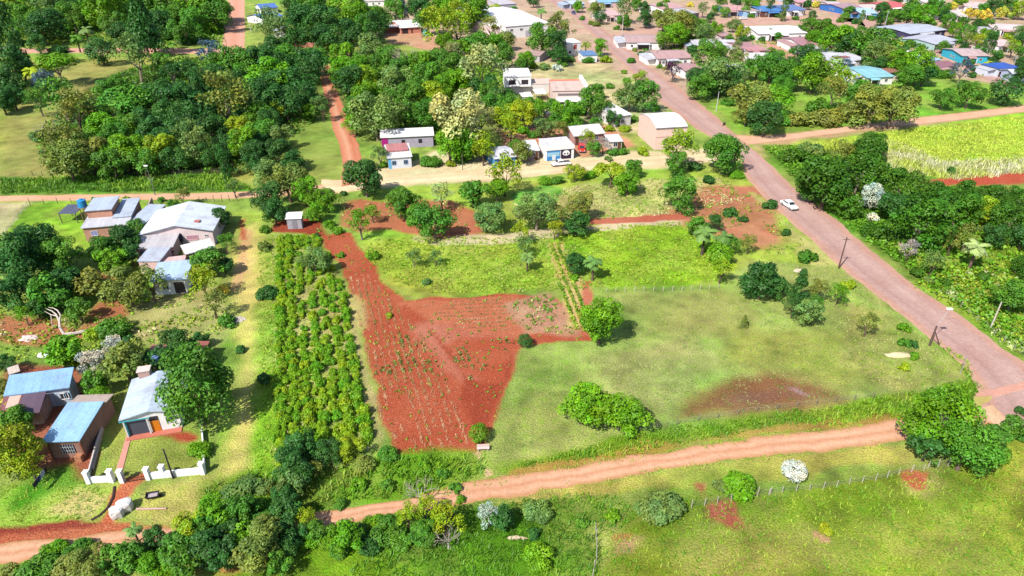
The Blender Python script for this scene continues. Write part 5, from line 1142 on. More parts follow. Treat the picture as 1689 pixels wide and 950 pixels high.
TREES = '''
15,18,50,r,Y;42,2,44,r,M;72,14,44,h,G;100,6,48,f,D;45,35,50,r,M;68,45,52,r,D;105,42,48,s,M;133,6,40,f,D;168,20,64,r,B;203,12,54,r,B;192,42,42,r,M;232,40,62,c,D;206,56,42,r,D;
268,18,54,r,M;276,56,44,s,M;306,50,42,r,M;332,8,64,r,B;352,26,48,r,M;346,50,32,b,B;300,14,44,r,O;361,48,24,b,M;125,61,24,p,M;140,47,28,p,G;283,71,20,p,M;250,62,44,r,D;
165,83,50,d,D;223,92,64,h,G;62,73,30,r,D;96,82,30,s,D;93,102,58,f,B;50,116,32,p,Y;74,114,28,b,Y;10,58,54,k,D;14,112,60,r,D;12,140,56,r,D;30,86,34,k,D;30,20,40,r,B;
70,138,42,h,I;62,166,38,h,M;100,158,66,h,M;122,182,62,h,O;208,165,78,f,M;262,150,62,f,D;190,148,44,r,M;283,118,40,t,D;306,113,42,t,D;328,122,40,t,D;347,116,38,t,D;345,92,44,h,I;
378,106,60,r,M;408,112,54,r,M;372,166,84,h,O;300,164,54,r,D;330,196,62,r,D;167,214,56,r,B;188,226,46,r,M;240,202,54,r,D;306,224,50,h,G;262,216,54,r,D;400,214,46,r,Y;285,190,52,r,D;
346,216,44,r,D;410,182,52,r,D;390,142,52,r,D;108,238,66,h,O;138,244,46,r,M;60,226,26,b,G;74,205,36,n,S;112,264,66,r,O;152,256,52,r,O;206,250,60,r,B;236,268,46,r,M;185,270,48,r,M;
262,250,52,r,Y;318,240,54,h,G;400,238,50,r,B;290,262,42,r,D;346,256,42,r,D;225,180,50,r,D;270,190,46,r,M;320,150,46,r,D;430,236,40,r,D;372,240,40,r,D;
440,42,54,h,G;457,56,48,h,G;495,36,60,r,D;517,20,60,r,M;540,44,60,r,D;530,62,44,r,D;560,28,54,r,B;592,32,58,r,B;576,62,56,r,D;603,48,44,r,M;545,66,32,r,B;508,68,24,b,B;490,62,46,r,D;
620,32,46,r,M;620,46,46,h,D;652,20,36,r,M;663,12,26,c,I;690,14,42,r,D;713,8,42,r,B;736,12,42,r,B;756,26,44,h,Y;772,10,34,r,M;786,20,50,r,B;815,18,22,r,Y;726,44,60,h,Y;706,34,40,r,M;
756,48,48,h,Y;808,44,34,h,O;736,70,34,r,B;766,72,34,b,W;453,80,42,r,D;440,106,62,r,D;470,98,52,r,M;502,108,56,r,D;452,132,70,r,B;480,142,60,r,D;508,126,56,h,D;522,100,44,r,M;430,162,60,r,D;
470,168,60,r,D;505,160,44,r,D;425,192,50,r,M;460,182,32,h,Y;430,222,50,r,M;456,226,42,r,G;492,152,34,p,O;530,178,34,h,G;510,186,26,r,B;448,204,40,r,D;
562,98,46,r,B;566,118,50,r,B;574,140,52,r,D;612,80,50,r,G;592,112,46,r,B;600,134,50,r,Y;640,96,42,r,M;626,112,44,r,M;665,84,46,n,S;650,132,50,r,G;666,114,44,r,M;690,112,46,r,B;702,132,50,r,M;
720,102,46,r,M;742,112,44,r,M;744,90,36,h,T;762,84,40,r,B;788,76,48,r,M;815,76,42,r,B;835,66,34,d,O;830,92,40,r,M;762,136,52,r,B;792,116,76,h,P;800,148,50,r,D;736,146,46,r,B;680,152,46,r,M;
716,160,50,r,Y;620,190,76,r,G;676,166,50,r,M;668,192,50,r,M;702,192,50,r,M;590,182,44,r,M;586,204,36,r,B;606,158,50,r,B;642,166,42,r,M;755,200,92,r,P,1.15;742,240,52,r,B;775,236,50,r,B;792,196,46,h,T;818,178,48,r,M;
806,160,42,r,M;762,236,56,r,B;796,234,44,h,Y;832,192,42,r,Y;842,208,38,h,Y;848,180,40,r,M;730,186,40,r,M;
710,266,36,s,M;627,256,30,h,G;632,272,18,b,B;601,292,64,r,D;797,247,40,h,Y;832,286,58,h,Y;820,312,36,r,B;665,333,52,r,M;716,366,56,r,M;690,352,36,r,M;728,322,40,h,P;780,320,44,r,M;810,358,50,r,G;
594,368,44,h,B;614,350,28,h,B;556,380,20,b,B;520,352,28,r,B;530,330,40,r,B;475,302,62,r,O;440,332,52,r,D;452,350,40,r,D;502,318,44,r,B;440,284,46,r,G;425,254,50,r,D;457,254,46,r,D;486,266,32,r,D;
568,318,14,b,D;678,367,16,b,B;437,378,22,b,M;437,407,26,b,O;518,430,44,r,G;521,388,12,b,D;560,420,16,b,B;614,420,26,b,B;682,425,28,h,G;718,425,24,h,G;704,464,18,b,G;544,370,22,b,B;
860,252,34,r,O;950,284,28,r,Y;976,288,26,s,B;1008,280,48,f,Y;1035,302,38,r,B;1046,278,28,r,M;900,298,26,s,B;920,298,26,s,M;1117,246,58,h,Y;1114,270,36,r,M;1146,274,26,b,D;1196,252,64,r,M;1216,288,26,s,B;
1167,296,24,b,D;1122,318,58,r,M;885,350,60,r,G;925,360,36,h,O;956,343,46,r,O;950,370,38,r,D;915,378,28,h,Y;862,382,34,h,Y;866,404,34,h,G;870,422,28,p,G;950,436,34,r,D;979,430,36,p,G;948,458,18,b,B;
1163,382,42,p,G;1150,374,32,r,M;1194,388,36,p,G;1206,404,30,h,M;1188,418,44,d,B;1190,444,40,h,Y;1180,368,26,r,D;1235,402,28,h,O;1205,351,26,b,D;1226,361,18,b,D;1181,360,16,b,M;1272,338,26,b,D;
1256,466,54,r,D,1.1;1282,474,36,r,D;1320,474,40,c,D;1333,514,44,r,G;1346,500,26,h,M;1310,505,34,h,D;1366,300,86,r,B;1345,305,56,r,M;1420,285,70,r,B;1430,258,66,r,M;1392,256,44,h,O;1440,240,46,r,M;1438,328,40,r,W;1440,358,24,b,W;
1490,310,66,r,B;1518,366,84,r,M;1478,342,50,r,D;1550,330,52,r,B;1545,314,30,r,M;1602,324,50,r,B;1625,352,52,r,Y;1580,348,60,r,M;1668,334,50,r,M;1662,362,60,r,B;1640,332,50,r,B;1612,406,44,p,P;1596,392,44,h,O;
1540,432,38,h,G;1500,412,32,h,S;1298,384,18,b,D;1330,422,34,b,B;1570,282,18,b,D;1448,382,46,s,M;1310,258,50,s,M;1340,246,40,s,G;1672,488,56,r,M;1688,392,40,r,D;1640,388,40,r,D;1570,400,36,h,O;
1560,466,22,b,B;1620,455,26,b,B;1400,340,40,r,M;1690,440,36,r,M;1478,392,30,b,B;1510,448,26,b,B;1532,462,16,b,G;
1345,118,64,r,B;1322,100,44,r,D;1300,122,50,r,M;1272,112,46,r,M;1292,142,32,r,M;1282,166,58,d,B;1238,166,64,r,O;1264,194,56,r,D;1232,186,40,r,O;1390,132,42,h,Y;1375,150,44,h,O;1350,176,44,s,M;
1440,178,62,r,O;1474,176,66,r,O;1402,186,60,s,O;1362,194,56,s,O;1420,158,52,r,M;1318,198,52,s,O;1290,196,44,s,M;1516,112,50,r,B;1490,102,40,r,B;1500,126,40,r,M;1555,162,34,r,M;1600,156,42,r,M;1662,148,54,d,D;1688,120,30,r,D;
1546,122,30,s,M;1586,116,34,h,I;1605,124,16,b,D;1400,76,44,r,D;1440,74,56,r,M;1375,70,50,r,B;1470,96,40,r,O;1360,46,32,r,M;1450,92,40,r,G;1330,88,16,b,B;1420,60,36,d,M;1395,60,34,r,M;
851,32,18,p,G;893,16,20,p,G;848,12,14,p,M;835,66,24,b,D;895,64,50,r,M;925,46,46,h,O;917,74,40,r,D;927,92,28,r,D;870,72,11,b,V;869,98,28,r,B;897,110,20,b,G;919,112,20,b,W;940,98,18,b,G;953,86,16,b,M;
967,72,22,p,O;991,78,24,r,B;953,10,18,r,B;982,15,24,r,O;990,28,24,d,D;975,38,12,b,O;984,40,14,b,O;1032,14,34,h,G;1030,36,24,r,M;1066,30,28,r,D;1084,20,18,p,G;1095,34,40,r,O;1120,42,50,r,O;1114,57,40,r,B;
1100,66,30,r,B;1150,46,30,r,B;1164,56,34,r,G;1180,50,26,r,B;1135,64,22,b,B;1127,76,14,b,O;1040,68,14,b,G;1048,82,11,b,O;1057,88,12,b,D;1079,70,13,b,D;1139,8,13,b,L;1160,15,20,h,G;1196,19,19,d,B;1230,17,17,d,B;
1240,5,26,r,B;1215,4,20,r,D;1210,42,20,r,G;1225,54,24,r,Y;1172,94,48,r,M;1210,100,42,h,O;1216,76,18,h,G;1186,124,60,r,G;1160,142,42,r,M;1250,112,42,r,M;1230,126,26,h,G;1110,116,28,h,V;1120,108,20,b,B;
1088,110,11,b,M;1100,112,11,b,O;1070,100,10,b,O;1040,160,44,r,G;1062,158,46,r,M;1055,132,28,h,Y;1034,134,16,d,B;1006,142,16,b,M;1022,156,14,b,M;1083,178,14,b,B;985,150,26,r,M;975,170,48,r,M;945,190,40,r,B;
1012,195,26,r,D;1005,212,18,b,Y;995,178,30,r,M;930,185,38,r,B;865,192,44,r,Y;880,180,40,r,B;900,212,34,r,G;925,214,28,h,O;865,215,22,b,B;842,224,16,b,T;820,166,36,h,G;838,158,24,r,D;
970,228,26,h,Y;980,245,24,r,M;995,240,22,h,S;1010,250,22,b,M;1022,238,18,b,Y;1003,262,16,b,G;
1246,8,15,d,B;1270,6,16,k,D;1293,17,16,k,G;1332,8,14,r,D;1347,8,17,b,L;1394,27,17,d,B;1402,18,17,r,M;1420,32,12,k,G;1455,14,22,r,D;1466,31,26,r,M;1272,54,15,r,G;1296,62,13,b,M;1310,62,10,b,M;1274,83,16,b,O;
1330,46,28,r,M;1350,40,17,b,B;1345,64,30,r,B;1395,108,20,h,I;1455,30,24,r,D;1500,24,36,r,M;1522,27,38,r,B;1505,8,26,r,B;1553,16,28,r,M;1571,11,15,r,L;1600,22,19,r,L;1616,25,14,r,L;1628,26,17,r,L;1653,22,18,r,L;
1642,12,26,r,D;1665,10,30,r,M;1683,18,26,r,Y;1622,15,20,r,M;1565,38,26,r,M;1574,50,22,r,B;1597,58,28,r,M;1631,42,19,r,M;1626,56,18,r,B;1660,48,15,b,M;1680,56,24,r,G;1664,60,18,b,Y;1618,68,24,h,Y;1633,74,24,k,D;
1600,66,20,h,O;1672,78,26,h,Y;1645,86,18,b,G;1500,72,22,b,M;1518,76,18,b,M;1486,66,20,b,O;1486,73,14,b,L;1541,76,13,b,L;1571,72,13,b,B;1600,104,18,b,M;1630,102,16,p,Y;1480,48,16,b,D;1540,2,20,r,M;1430,2,20,r,D;
1585,2,22,r,B;1480,2,18,r,D;1370,2,16,r,M;1300,2,16,r,D;1190,2,18,r,M;1100,4,16,b,B;1050,6,20,r,M;880,2,18,r,D;790,2,26,r,D;740,-2,30,r,M;650,2,26,r,D;590,4,30,r,M;520,0,30,r,M;480,8,26,r,D;
64,408,72,R,D;36,432,76,R,D;104,424,62,r,M;28,478,62,r,D;86,486,58,r,M;112,468,48,r,D;8,410,50,r,M;156,470,52,r,O;210,474,66,r,O;246,466,52,h,O;186,430,44,r,B;202,400,48,r,D;170,414,42,r,M;225,376,36,d,M;
215,420,36,r,D;345,432,50,r,M;336,464,50,h,Y;370,476,22,b,L;350,500,44,h,O;376,530,34,b,M;186,540,58,s,M;160,548,38,s,Y;215,562,26,b,D;290,562,40,r,D;330,562,26,r,D;105,584,54,r,B;130,592,34,b,Y;150,600,46,h,W;
184,574,42,h,W;206,600,66,r,O;165,655,40,d,B;152,632,42,r,M;265,592,46,r,D;318,640,104,R,M,1.22;312,590,44,r,M;12,600,32,r,D;15,742,78,R,Y;26,690,48,r,M;48,768,46,h,Y;8,680,34,r,L;325,744,46,s,B;4,640,30,r,O;
395,576,20,b,D;345,408,16,b,M;128,510,40,r,M;60,510,34,r,D;40,520,30,h,B;385,310,26,h,G;300,322,26,h,O;285,335,20,b,M;320,345,14,b,B;362,360,34,r,D;372,400,30,h,M;372,440,26,r,D;205,332,22,b,Y;155,328,10,b,B;266,330,14,b,M;
440,484,40,s,D;436,625,26,b,D;643,520,14,b,Y;790,714,36,d,B;484,770,60,r,D;498,738,50,r,D;545,748,44,r,D;640,748,36,s,M;600,764,42,s,O;575,740,40,r,Y;520,775,30,h,O;
220,872,30,p,G;404,806,58,s,G;432,800,40,s,G;310,872,52,r,Y;350,852,56,r,B;290,902,50,r,M;340,905,56,r,D;432,892,74,r,O;398,842,50,r,M;424,836,46,s,B;240,928,40,d,B;150,928,62,r,O;190,922,54,r,M;60,938,62,s,M;
110,932,50,s,O;505,856,36,h,Y;506,898,34,s,B;570,884,50,r,B;470,850,50,r,D;450,838,40,s,M;470,905,40,r,D;380,880,46,r,D;20,944,50,s,O;
702,842,44,h,Y;735,858,56,h,Y;692,804,52,n,S;738,880,42,n,S;640,872,60,s,M;672,852,40,h,Y;700,880,44,r,M;620,862,40,s,B;806,850,38,h,W;828,856,40,r,D;886,842,50,s,G;888,916,56,s,B;1090,836,70,s,G;1062,838,34,s,G;
1222,802,62,s,B;1190,800,30,b,G;1310,776,42,d,W;1360,873,26,b,Y;1548,690,92,R,B;1596,736,84,R,M;1530,738,54,r,D;1636,728,56,r,M;1670,704,40,r,M;1645,748,40,s,B;1685,716,34,s,M;1690,680,26,s,D;
990,532,68,R,N,1.0;960,672,72,r,N,.85;1022,680,72,r,N,.82;992,678,66,r,N,.8;866,562,26,d,D;1228,530,15,c,O;1432,534,36,h,O;1384,484,32,h,B;1492,540,22,b,B;1492,566,22,b,M;1505,568,20,b,D;1510,588,18,b,B;1490,604,22,b,Y;1350,480,34,h,O;1400,470,24,b,Y;
14,30,40,r,M;44,48,40,r,M;84,40,44,r,D;120,30,44,r,M;150,44,40,s,M;150,10,44,r,B;185,6,40,r,M;222,14,48,r,D;250,20,44,r,M;290,28,44,r,M;318,34,44,r,M;340,20,44,r,D;366,14,36,r,M;266,38,44,r,D;310,66,34,s,D;326,60,32,s,M;
20,160,40,r,D;4,170,36,r,D;36,112,40,r,D;270,110,40,r,M;360,130,50,r,D;440,140,50,r,D;270,240,46,r,D;220,210,50,r,M;160,190,46,r,M;420,270,34,r,D;370,262,30,k,D;
1066,84,12,b,M;1092,100,12,b,D;1128,92,16,r,M;1142,84,18,r,D;1156,80,14,b,M;1170,78,16,r,B;1190,84,20,r,M;1204,66,16,r,M;1226,68,18,r,D;1240,62,14,b,M;1256,64,14,b,D;1284,60,14,r,M;1310,84,16,b,M;1326,98,22,r,M;1340,96,24,r,D;
1300,68,12,b,B;1376,58,26,r,D;1410,92,20,r,M;1432,100,22,r,M;1452,106,26,r,D;1484,104,34,r,M;1500,118,34,s,M;1524,122,36,r,D;1560,122,30,s,M;1484,86,22,r,D;1470,78,24,r,M;1508,62,16,b,M;1530,78,14,b,D;1556,78,18,r,M;1570,84,16,b,M;
1580,66,16,b,B;1590,78,16,r,D;1614,82,16,r,M;1640,98,18,r,D;1650,92,14,b,M;1610,114,18,b,D;1636,60,18,r,M;1648,46,16,b,M;1690,66,26,r,D;1690,88,26,r,M;1684,104,20,r,D;1560,26,18,r,D;1535,40,18,r,M;1546,52,16,b,M;1590,36,16,r,M;
1612,40,18,r,D;1480,26,18,r,D;1438,30,14,b,M;1410,36,14,b,D;1386,34,12,b,M;1340,26,14,r,D;1312,30,12,b,M;1284,26,12,b,D;1240,26,12,b,M;1180,16,16,r,M;1172,28,16,r,D;1140,34,18,r,M;1090,12,18,r,M;1062,12,16,r,D;1010,8,14,b,M;
1018,46,12,b,M;960,30,12,b,M;1042,100,16,b,M;1030,118,12,b,B;1150,128,34,r,D;1172,134,36,r,M;1206,136,40,r,D;1222,150,36,s,M;1200,168,24,b,M;970,100,22,s,M;1000,98,20,b,Y;930,104,20,b,M;912,92,18,r,D;880,108,18,b,Y;862,106,24,r,M;
890,172,20,b,Y;910,176,26,r,M;958,184,24,s,M;950,204,24,r,M;982,204,24,r,M;916,198,24,r,M;880,222,22,s,M;1030,212,22,s,Y;1046,196,18,b,M;1062,250,24,b,Y;1030,250,20,b,M;870,236,18,b,B;850,240,22,r,M;760,262,28,s,M;744,270,18,b,Y;
216,920,46,r,M;262,890,40,r,D;330,880,50,r,M;380,856,44,r,M;405,880,44,r,B;440,866,44,r,M;482,880,44,r,D;520,876,34,r,M;540,890,36,s,B;592,880,38,s,M;560,906,36,s,M;612,900,40,s,D;660,890,44,s,M;300,930,54,r,M;
360,915,54,r,D;410,925,56,r,O;460,930,44,r,M;270,940,44,s,B;90,905,40,s,B;130,905,44,s,M;350,826,40,s,B;376,812,36,s,G;470,815,40,r,D;450,850,40,s,O;560,830,26,b,M;480,800,44,r,G;590,800,30,b,B;640,800,26,b,M;700,770,26,b,B;730,780,24,b,M;
750,806,24,b,M;760,824,18,b,B;1010,850,30,b,B;960,862,24,b,M;880,880,26,b,D
'''
for line in TREES.strip().split(';'):
    line = line.strip()
    if not line: continue
    a = line.split(',')
    if float(a[0]) > 1270 and 235 < float(a[1]) < 480 and a[4] in 'BM': a[4] = 'E'
    plant(float(a[0]), float(a[1]), float(a[2]), a[3], a[4], vy=float(a[5]) if len(a) > 5 else 1.0)
# ------------------------------------------------------------------ plantation shrubs, each one a thing
def to_px(v):
    d = Vector(v) - Vector((0, 0, CAM_H)); f = Vector((0, math.cos(PITCH), -math.sin(PITCH))); u = Vector((0, math.sin(PITCH), math.cos(PITCH)))
    z = d.dot(f); return CX + FPX * d.x / z, CY - FPX * d.dot(u) / z
def inside(px, py, poly):
    c = False
    for i in range(len(poly)):
        (x0, y0), (x1, y1) = poly[i], poly[(i + 1) % len(poly)]
        if (y0 > py) != (y1 > py) and px < (x1 - x0) * (py - y0) / (y1 - y0) + x0: c = not c
    return c
PL = [(450, 386), (522, 392), (552, 440), (574, 505), (594, 580), (612, 680), (628, 748), (560, 778), (456, 770)]
a, b = U(462, 395), U(466, 770); dirn = (b - a).normalized(); perp = Vector((-dirn.y, dirn.x, 0))
if perp.x < 0: perp = -perp
ln = (b - a).length; n_sh = 0
for c in range(10):
    step = 1.3 if c == 0 else 1.45
    for k in range(int(ln / step) + 1):
        q = a + dirn * (k * step + random.uniform(-.3, .3)) + perp * (c * 1.75 + random.uniform(-.3, .3))
        x, y = to_px(q)
        if not inside(x, y, PL): continue
        if c and random.random() < (.20 if y < 560 and c > 1 else .1): continue
        if n_sh >= 298: continue
        rad = random.uniform(.7, 1.12) * (1.12 if c == 0 else 1) * (1.0 if y < 600 else 1.12)
        o = bpy.data.objects.new('crop_shrub', random.choice(PROTO['b'])); COL.objects.link(o)
        o.location = (q.x, q.y, 0); o.scale = (rad, rad, rad * random.uniform(1.05, 1.45)); o.rotation_euler = (0, 0, random.random() * 6.28)
        h_ = random.random(); o.color = alb(96 + 56 * h_, 162 + 20 * h_, 16 + 8 * h_, 1.3); n_sh += 1
        tag(o, 'leafy crop shrub in the tended rows of the plantation beside the lane', 'bush', 'crop shrubs of the plantation')

# ------------------------------------------------------------------ what nobody could count
def tufts(name, label, poly, dens, size, cols, h=1.0, edge=0, seed=0, z=0.0, clump=None, upright=.5, cat='grass', rows=None, leafy=False):
    """small leafy tufts over a photograph polygon: one object"""
    rng = np.random.default_rng(500 + seed); W_ = poly_world(poly); lo, hi = W_.min(0), W_.max(0)
    n = int((hi - lo).prod() * dens * (2.6 if not leafy else 1.7)); Q = lo + rng.random((n, 2)) * (hi - lo)
    if rows:
        d0 = np.array(rows[0]); d0 = d0 / np.linalg.norm(d0); pp = np.array([-d0[1], d0[0]]); t = Q @ pp; Q = Q + ((np.round(t / rows[1]) * rows[1] - t) * rows[2])[:, None] * pp
    sd = sdist(Q, W_) + (fbm(Q[:, 0], Q[:, 1], 5, seed) - .5) * edge; keep = sd > 0
    if clump: keep &= fbm(Q[:, 0], Q[:, 1], clump[0], seed + 5) > clump[1]
    Q = Q[keep]
    if not len(Q): return
    k = 5; ctr = np.repeat(Q, k, 0) + rng.normal(size=(len(Q) * k, 2)) * size * .45; s = size * (.6 + .8 * rng.random(len(ctr)))
    zz = s * h * (.2 + .6 * rng.random(len(ctr))) + z
    if not leafy:
        az = rng.random(len(ctr)) * 6.283; wv = s * .13; ln = s * (.3 + .7 * rng.random(len(ctr))); dx, dy = np.cos(az), np.sin(az)
        b0 = np.column_stack([ctr, np.full(len(ctr), z)]); sd_ = np.column_stack([-dy, dx, np.zeros(len(ctr))]) * wv[:, None]
        tip = b0 + np.column_stack([dx * ln, dy * ln, s * h * (.6 + .6 * rng.random(len(ctr)))])
        V = np.stack([b0 - sd_, b0 + sd_, tip + sd_ * .5, tip - sd_ * .5], 1).reshape(-1, 3); F = np.arange(len(V)).reshape(-1, 4)
    nr = unit(np.column_stack([rng.normal(size=(len(ctr), 2)), np.full(len(ctr), upright) + rng.random(len(ctr)) * .8]))
    if leafy:
        V, F = leaf_quads(np.column_stack([ctr, zz]), nr, 1.0, rng)
        Cn = np.repeat(np.column_stack([ctr, zz]), 4, 0); V = Cn + (V - Cn) * np.repeat(s * .42, 4)[:, None]
        V[:, 2] = np.maximum(V[:, 2], .02)
    pal = np.array(cols); ci = pal[(fbm(np.repeat(Q[:, 0], k), np.repeat(Q[:, 1], k), 6, seed + 2) * len(pal) * 1.3 - .15 * len(pal) + (rng.random(len(ctr)) - .5) * .9).clip(0, len(pal) - 1).astype(int)]
    ci = ci.copy(); ci[:, :3] *= (.75 + .5 * rng.random((len(ctr), 1))) * .5 * (1.15 if not leafy else 1.25)
    o = link(name, np_mesh(name, V, F, {'clump': np.repeat(ci, 4, 0)}), M_LEAF, None, (1, 1, 1, 1))
    return tag(o, label, cat, kind='stuff')
g1, g2, g3, g4, g5 = alb(102, 156, 26), alb(134, 178, 34), alb(168, 190, 56), alb(84, 134, 24), alb(196, 196, 120)
straw = alb(220, 206, 150)
tufts('bank_grass', 'tall green grass on the bank above the dirt road', [(840,772),(940,747),(1060,716),(1200,694),(1400,666),(1560,642),(1600,628),(1575,594),(1548,568),(1592,592),(1620,640),(1590,668),(1480,686),(1380,700),(1260,708),(1090,738),(985,756)], 2.4, .36, [g2, g1, g2, g3], 1.0, 2, 1)
tufts('meadow_grass', 'rough tufted grass of the foreground meadow', [(1000,884),(1150,806),(1270,820),(1520,780),(1700,730),(1700,960),(980,960)], 1.1, .28, [g2, g3, g1, g2, g3], .7, 2, 2)
tufts('dark_grass', 'dense dark grass left of the foreground meadow', [(720,852),(850,826),(990,815),(1060,850),(985,880),(985,960),(560,960),(620,900)], 1.8, .36, [g1, g4, g1, g2], .8, 2, 3)
tufts('low_scrub_growth', 'tangled low scrub between the plantation and the dirt road', [(340,806),(430,780),(640,756),(790,752),(800,775),(705,812),(605,826),(528,838),(430,862),(330,850)], 1.2, .5, [g1, g2, g1, alb(150,176,60)], 1.0, 2, 4)
tufts('roadside_scrub', 'mixed scrub on the right side of the main road', [(1262,244),(1330,242),(1480,285),(1560,310),(1700,330),(1700,598),(1560,494),(1440,406),(1320,310)], .9, .65, [g4, g1, g1, g2], 1.2, 3, 5, leafy=True)
tufts('lime_grass', 'tall lime coloured grass of the right hand field', [(1320,238),(1440,224),(1500,212),(1700,190),(1700,283),(1560,296),(1440,262)], 1.0, .45, [alb(190,218,62), alb(210,228,84), alb(168,208,54)], .7, 3, 6)
tufts('white_reeds', 'pale plumed reeds in a curved band across the lime field', [(1425,228),(1500,250),(1560,268),(1700,264),(1700,284),(1560,298),(1460,278)], .9, .6, [alb(230,228,190), alb(210,212,140), alb(196,212,90)], 1.5, 4, 7)
tufts('plot_weeds', 'patchy weeds of the garden plots behind the red field', [(600,405),(700,388),(850,396),(960,376),(1140,366),(1180,392),(1190,462),(1000,474),(915,478),(840,482),(720,484),(655,468),(610,430)], 1.4, .34, [g2, g3, alb(156,200,50), g2, g5], .7, 2, 8, leafy=True)
tufts('far_plot_weeds', 'dry weeds of the far garden plot below the sand road', [(850,330),(960,306),(1190,288),(1230,330),(1120,354),(960,364),(850,368)], 1.0, .36, [g3, straw, g2, g5], .7, 2, 9, leafy=True)
tufts('verge_weeds', 'green weeds along the mid dirt road verge', [(0,296),(250,292),(370,288),(420,314),(250,316),(0,320)], 1.0, .6, [g1, g4, g2], 1.0, 2, 10)
tufts('rough_grass', 'rough straw and grass at the right end of the pasture', [(1240,440),(1330,410),(1440,485),(1540,566),(1590,616),(1480,646),(1400,610),(1380,520),(1280,500)], .8, .26, [g3, g5, g2, g3], .6, 3, 11)
tufts('pasture_tufts', 'scattered darker tufts in the grazed pasture', [(850,578),(985,566),(1000,490),(1180,486),(1400,520),(1480,600),(1400,655),(1200,685),(930,735),(830,740)], .9, .22, [alb(150,174,90), alb(120,156,70), alb(190,196,120)], .5, 3, 12, clump=(5, .42))
dv = (U(640, 740) - U(600, 560))[:2]
tufts('seedling_rows', 'leafy seedlings in rows on the red field', [(612,560),(660,545),(700,570),(725,605),(715,618),(660,612),(622,625)], 1.5, .34, [alb(130,156,70), alb(110,140,60), alb(170,160,90)], .8, 1, 13, clump=(3, .47), rows=(dv, 1.0, .8), leafy=True)
tufts('seedling_patch', 'leafy seedlings in the right corner plot of the red field', [(745,580),(800,558),(846,560),(826,630),(785,630),(750,610)], 1.6, .34, [alb(120,146,60), alb(100,136,60), alb(170,150,90)], .8, 1, 14, clump=(3, .44), rows=(dv, 1.0, .8), leafy=True)
tufts('upper_stubble', 'crop rows down the upper arm of the red field', [(560,412),(590,430),(650,500),(700,560),(690,600),(612,560),(590,480)], 1.1, .22, [alb(206,150,100), alb(160,150,80), alb(214,150,110)], .7, 1, 29, clump=(4, .4), rows=(dv, 1.1, .85))
tufts('road_verge_grass', 'thin grass creeping over the edges of the bottom dirt road', [(700,812),(846,782),(985,758),(1087,743),(1268,713),(1379,705),(1480,688),(1482,697),(1379,713),(1268,722),(1087,752),(985,767),(846,793),(705,822)], 1.4, .3, [g2, g3, alb(190,180,90)], .6, 1.5, 30, clump=(3,.45))
tufts('lower_verge_grass', 'dry grass along the lower edge of the bottom dirt road', [(730,842),(846,826),(945,809),(1109,777),(1268,760),(1475,736),(1470,727),(1268,750),(1109,767),(945,799),(846,816),(730,832)], 1.4, .3, [g3, alb(200,190,100), g2], .6, 1.5, 31, clump=(3,.45))
tufts('red_plot_weeds', 'low weeds scattered over the bare red plot by the main road', [(1130,352),(1200,318),(1245,318),(1290,360),(1330,404),(1310,420),(1240,420),(1200,392),(1140,372)], .5, .4, [g2, g3, g1, g5], .6, 2, 32, leafy=True, clump=(4, .5))
tufts('red_earth_weeds', 'low weeds and dry stalks over the red earth below the sand road', [(520,384),(548,330),(600,322),(740,328),(800,350),(810,384),(700,388),(640,382)], .45, .4, [g2, g5, g1, straw], .6, 2, 33, leafy=True, clump=(4, .5))
tufts('stubble', 'dry maize stubble in rows on the red field', [(575,450),(620,470),(690,550),(740,630),(775,735),(660,748),(630,690),(600,570)], 1.6, .26, [alb(230,186,140), alb(214,150,110), alb(170,156,96)], .7, 1, 15, clump=(4, .38), rows=(dv, 1.1, .85))
tufts('mixed_crop', 'mixed young crop on the litter strewn plot', [(845,500),(905,486),(945,524),(950,552),(872,548)], 1.6, .42, [g2, alb(170,170,90), g1, straw], .7, 1, 16, clump=(3, .4), leafy=True)
tufts('maize_rows', 'narrow rows of young maize on the sandy strip', [(905,404),(924,402),(960,476),(968,508),(950,545),(938,536),(922,470)], 4.5, .35, [g2, g3, g1], 1.3, .5, 17, rows=((U(955, 520) - U(915, 420))[:2], 1.25, .85), leafy=True)
tufts('tilled_rows', 'faint rows of sprouting crop on the tilled red plot', [(690,505),(770,494),(850,492),(890,535),(850,550),(745,540)], 1.6, .24, [alb(206,150,106), alb(170,140,90), alb(226,180,140)], .6, 1, 18, rows=((1, .08), 1.2, .9), clump=(6, .4))
tufts('plantation_weeds', 'dry grass between the plantation rows', PL, 1.0, .34, [g3, g5, g2, straw], .6, 1, 19)
tufts('lane_weeds', 'rough weeds along the plantation edge of the lane', [(424,400),(452,392),(452,790),(420,796),(428,600)], 1.0, .36, [g2, g3, alb(130,190,40)], .7, 1, 20)
tufts('garden_weeds', 'overgrown weeds around the left hand gardens', [(0,500),(160,440),(340,480),(380,520),(350,575),(230,575),(100,600),(0,590)], .8, .45, [g1, g3, g2, straw], .7, 2, 21, clump=(6, .44), leafy=True)
tufts('front_weeds', 'grass of the front yards beside the dirt road', [(0,806),(60,786),(145,798),(185,812),(150,852),(0,868)], .9, .3, [g1, g2, g3], .5, 1, 22)
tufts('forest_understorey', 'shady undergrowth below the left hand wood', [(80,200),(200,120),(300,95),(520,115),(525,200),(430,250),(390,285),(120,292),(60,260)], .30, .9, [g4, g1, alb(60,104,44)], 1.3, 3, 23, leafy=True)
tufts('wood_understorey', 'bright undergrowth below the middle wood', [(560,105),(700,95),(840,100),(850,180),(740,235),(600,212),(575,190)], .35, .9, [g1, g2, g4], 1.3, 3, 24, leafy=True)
tufts('field_weeds', 'small weeds creeping over the margins of the red field', [(520,388),(578,384),(640,468),(668,496),(850,484),(985,555),(985,566),(860,570),(820,690),(805,738),(660,752),(634,700),(585,505)], .16, .3, [g2, g1, g3], .7, 1, 26, leafy=True)
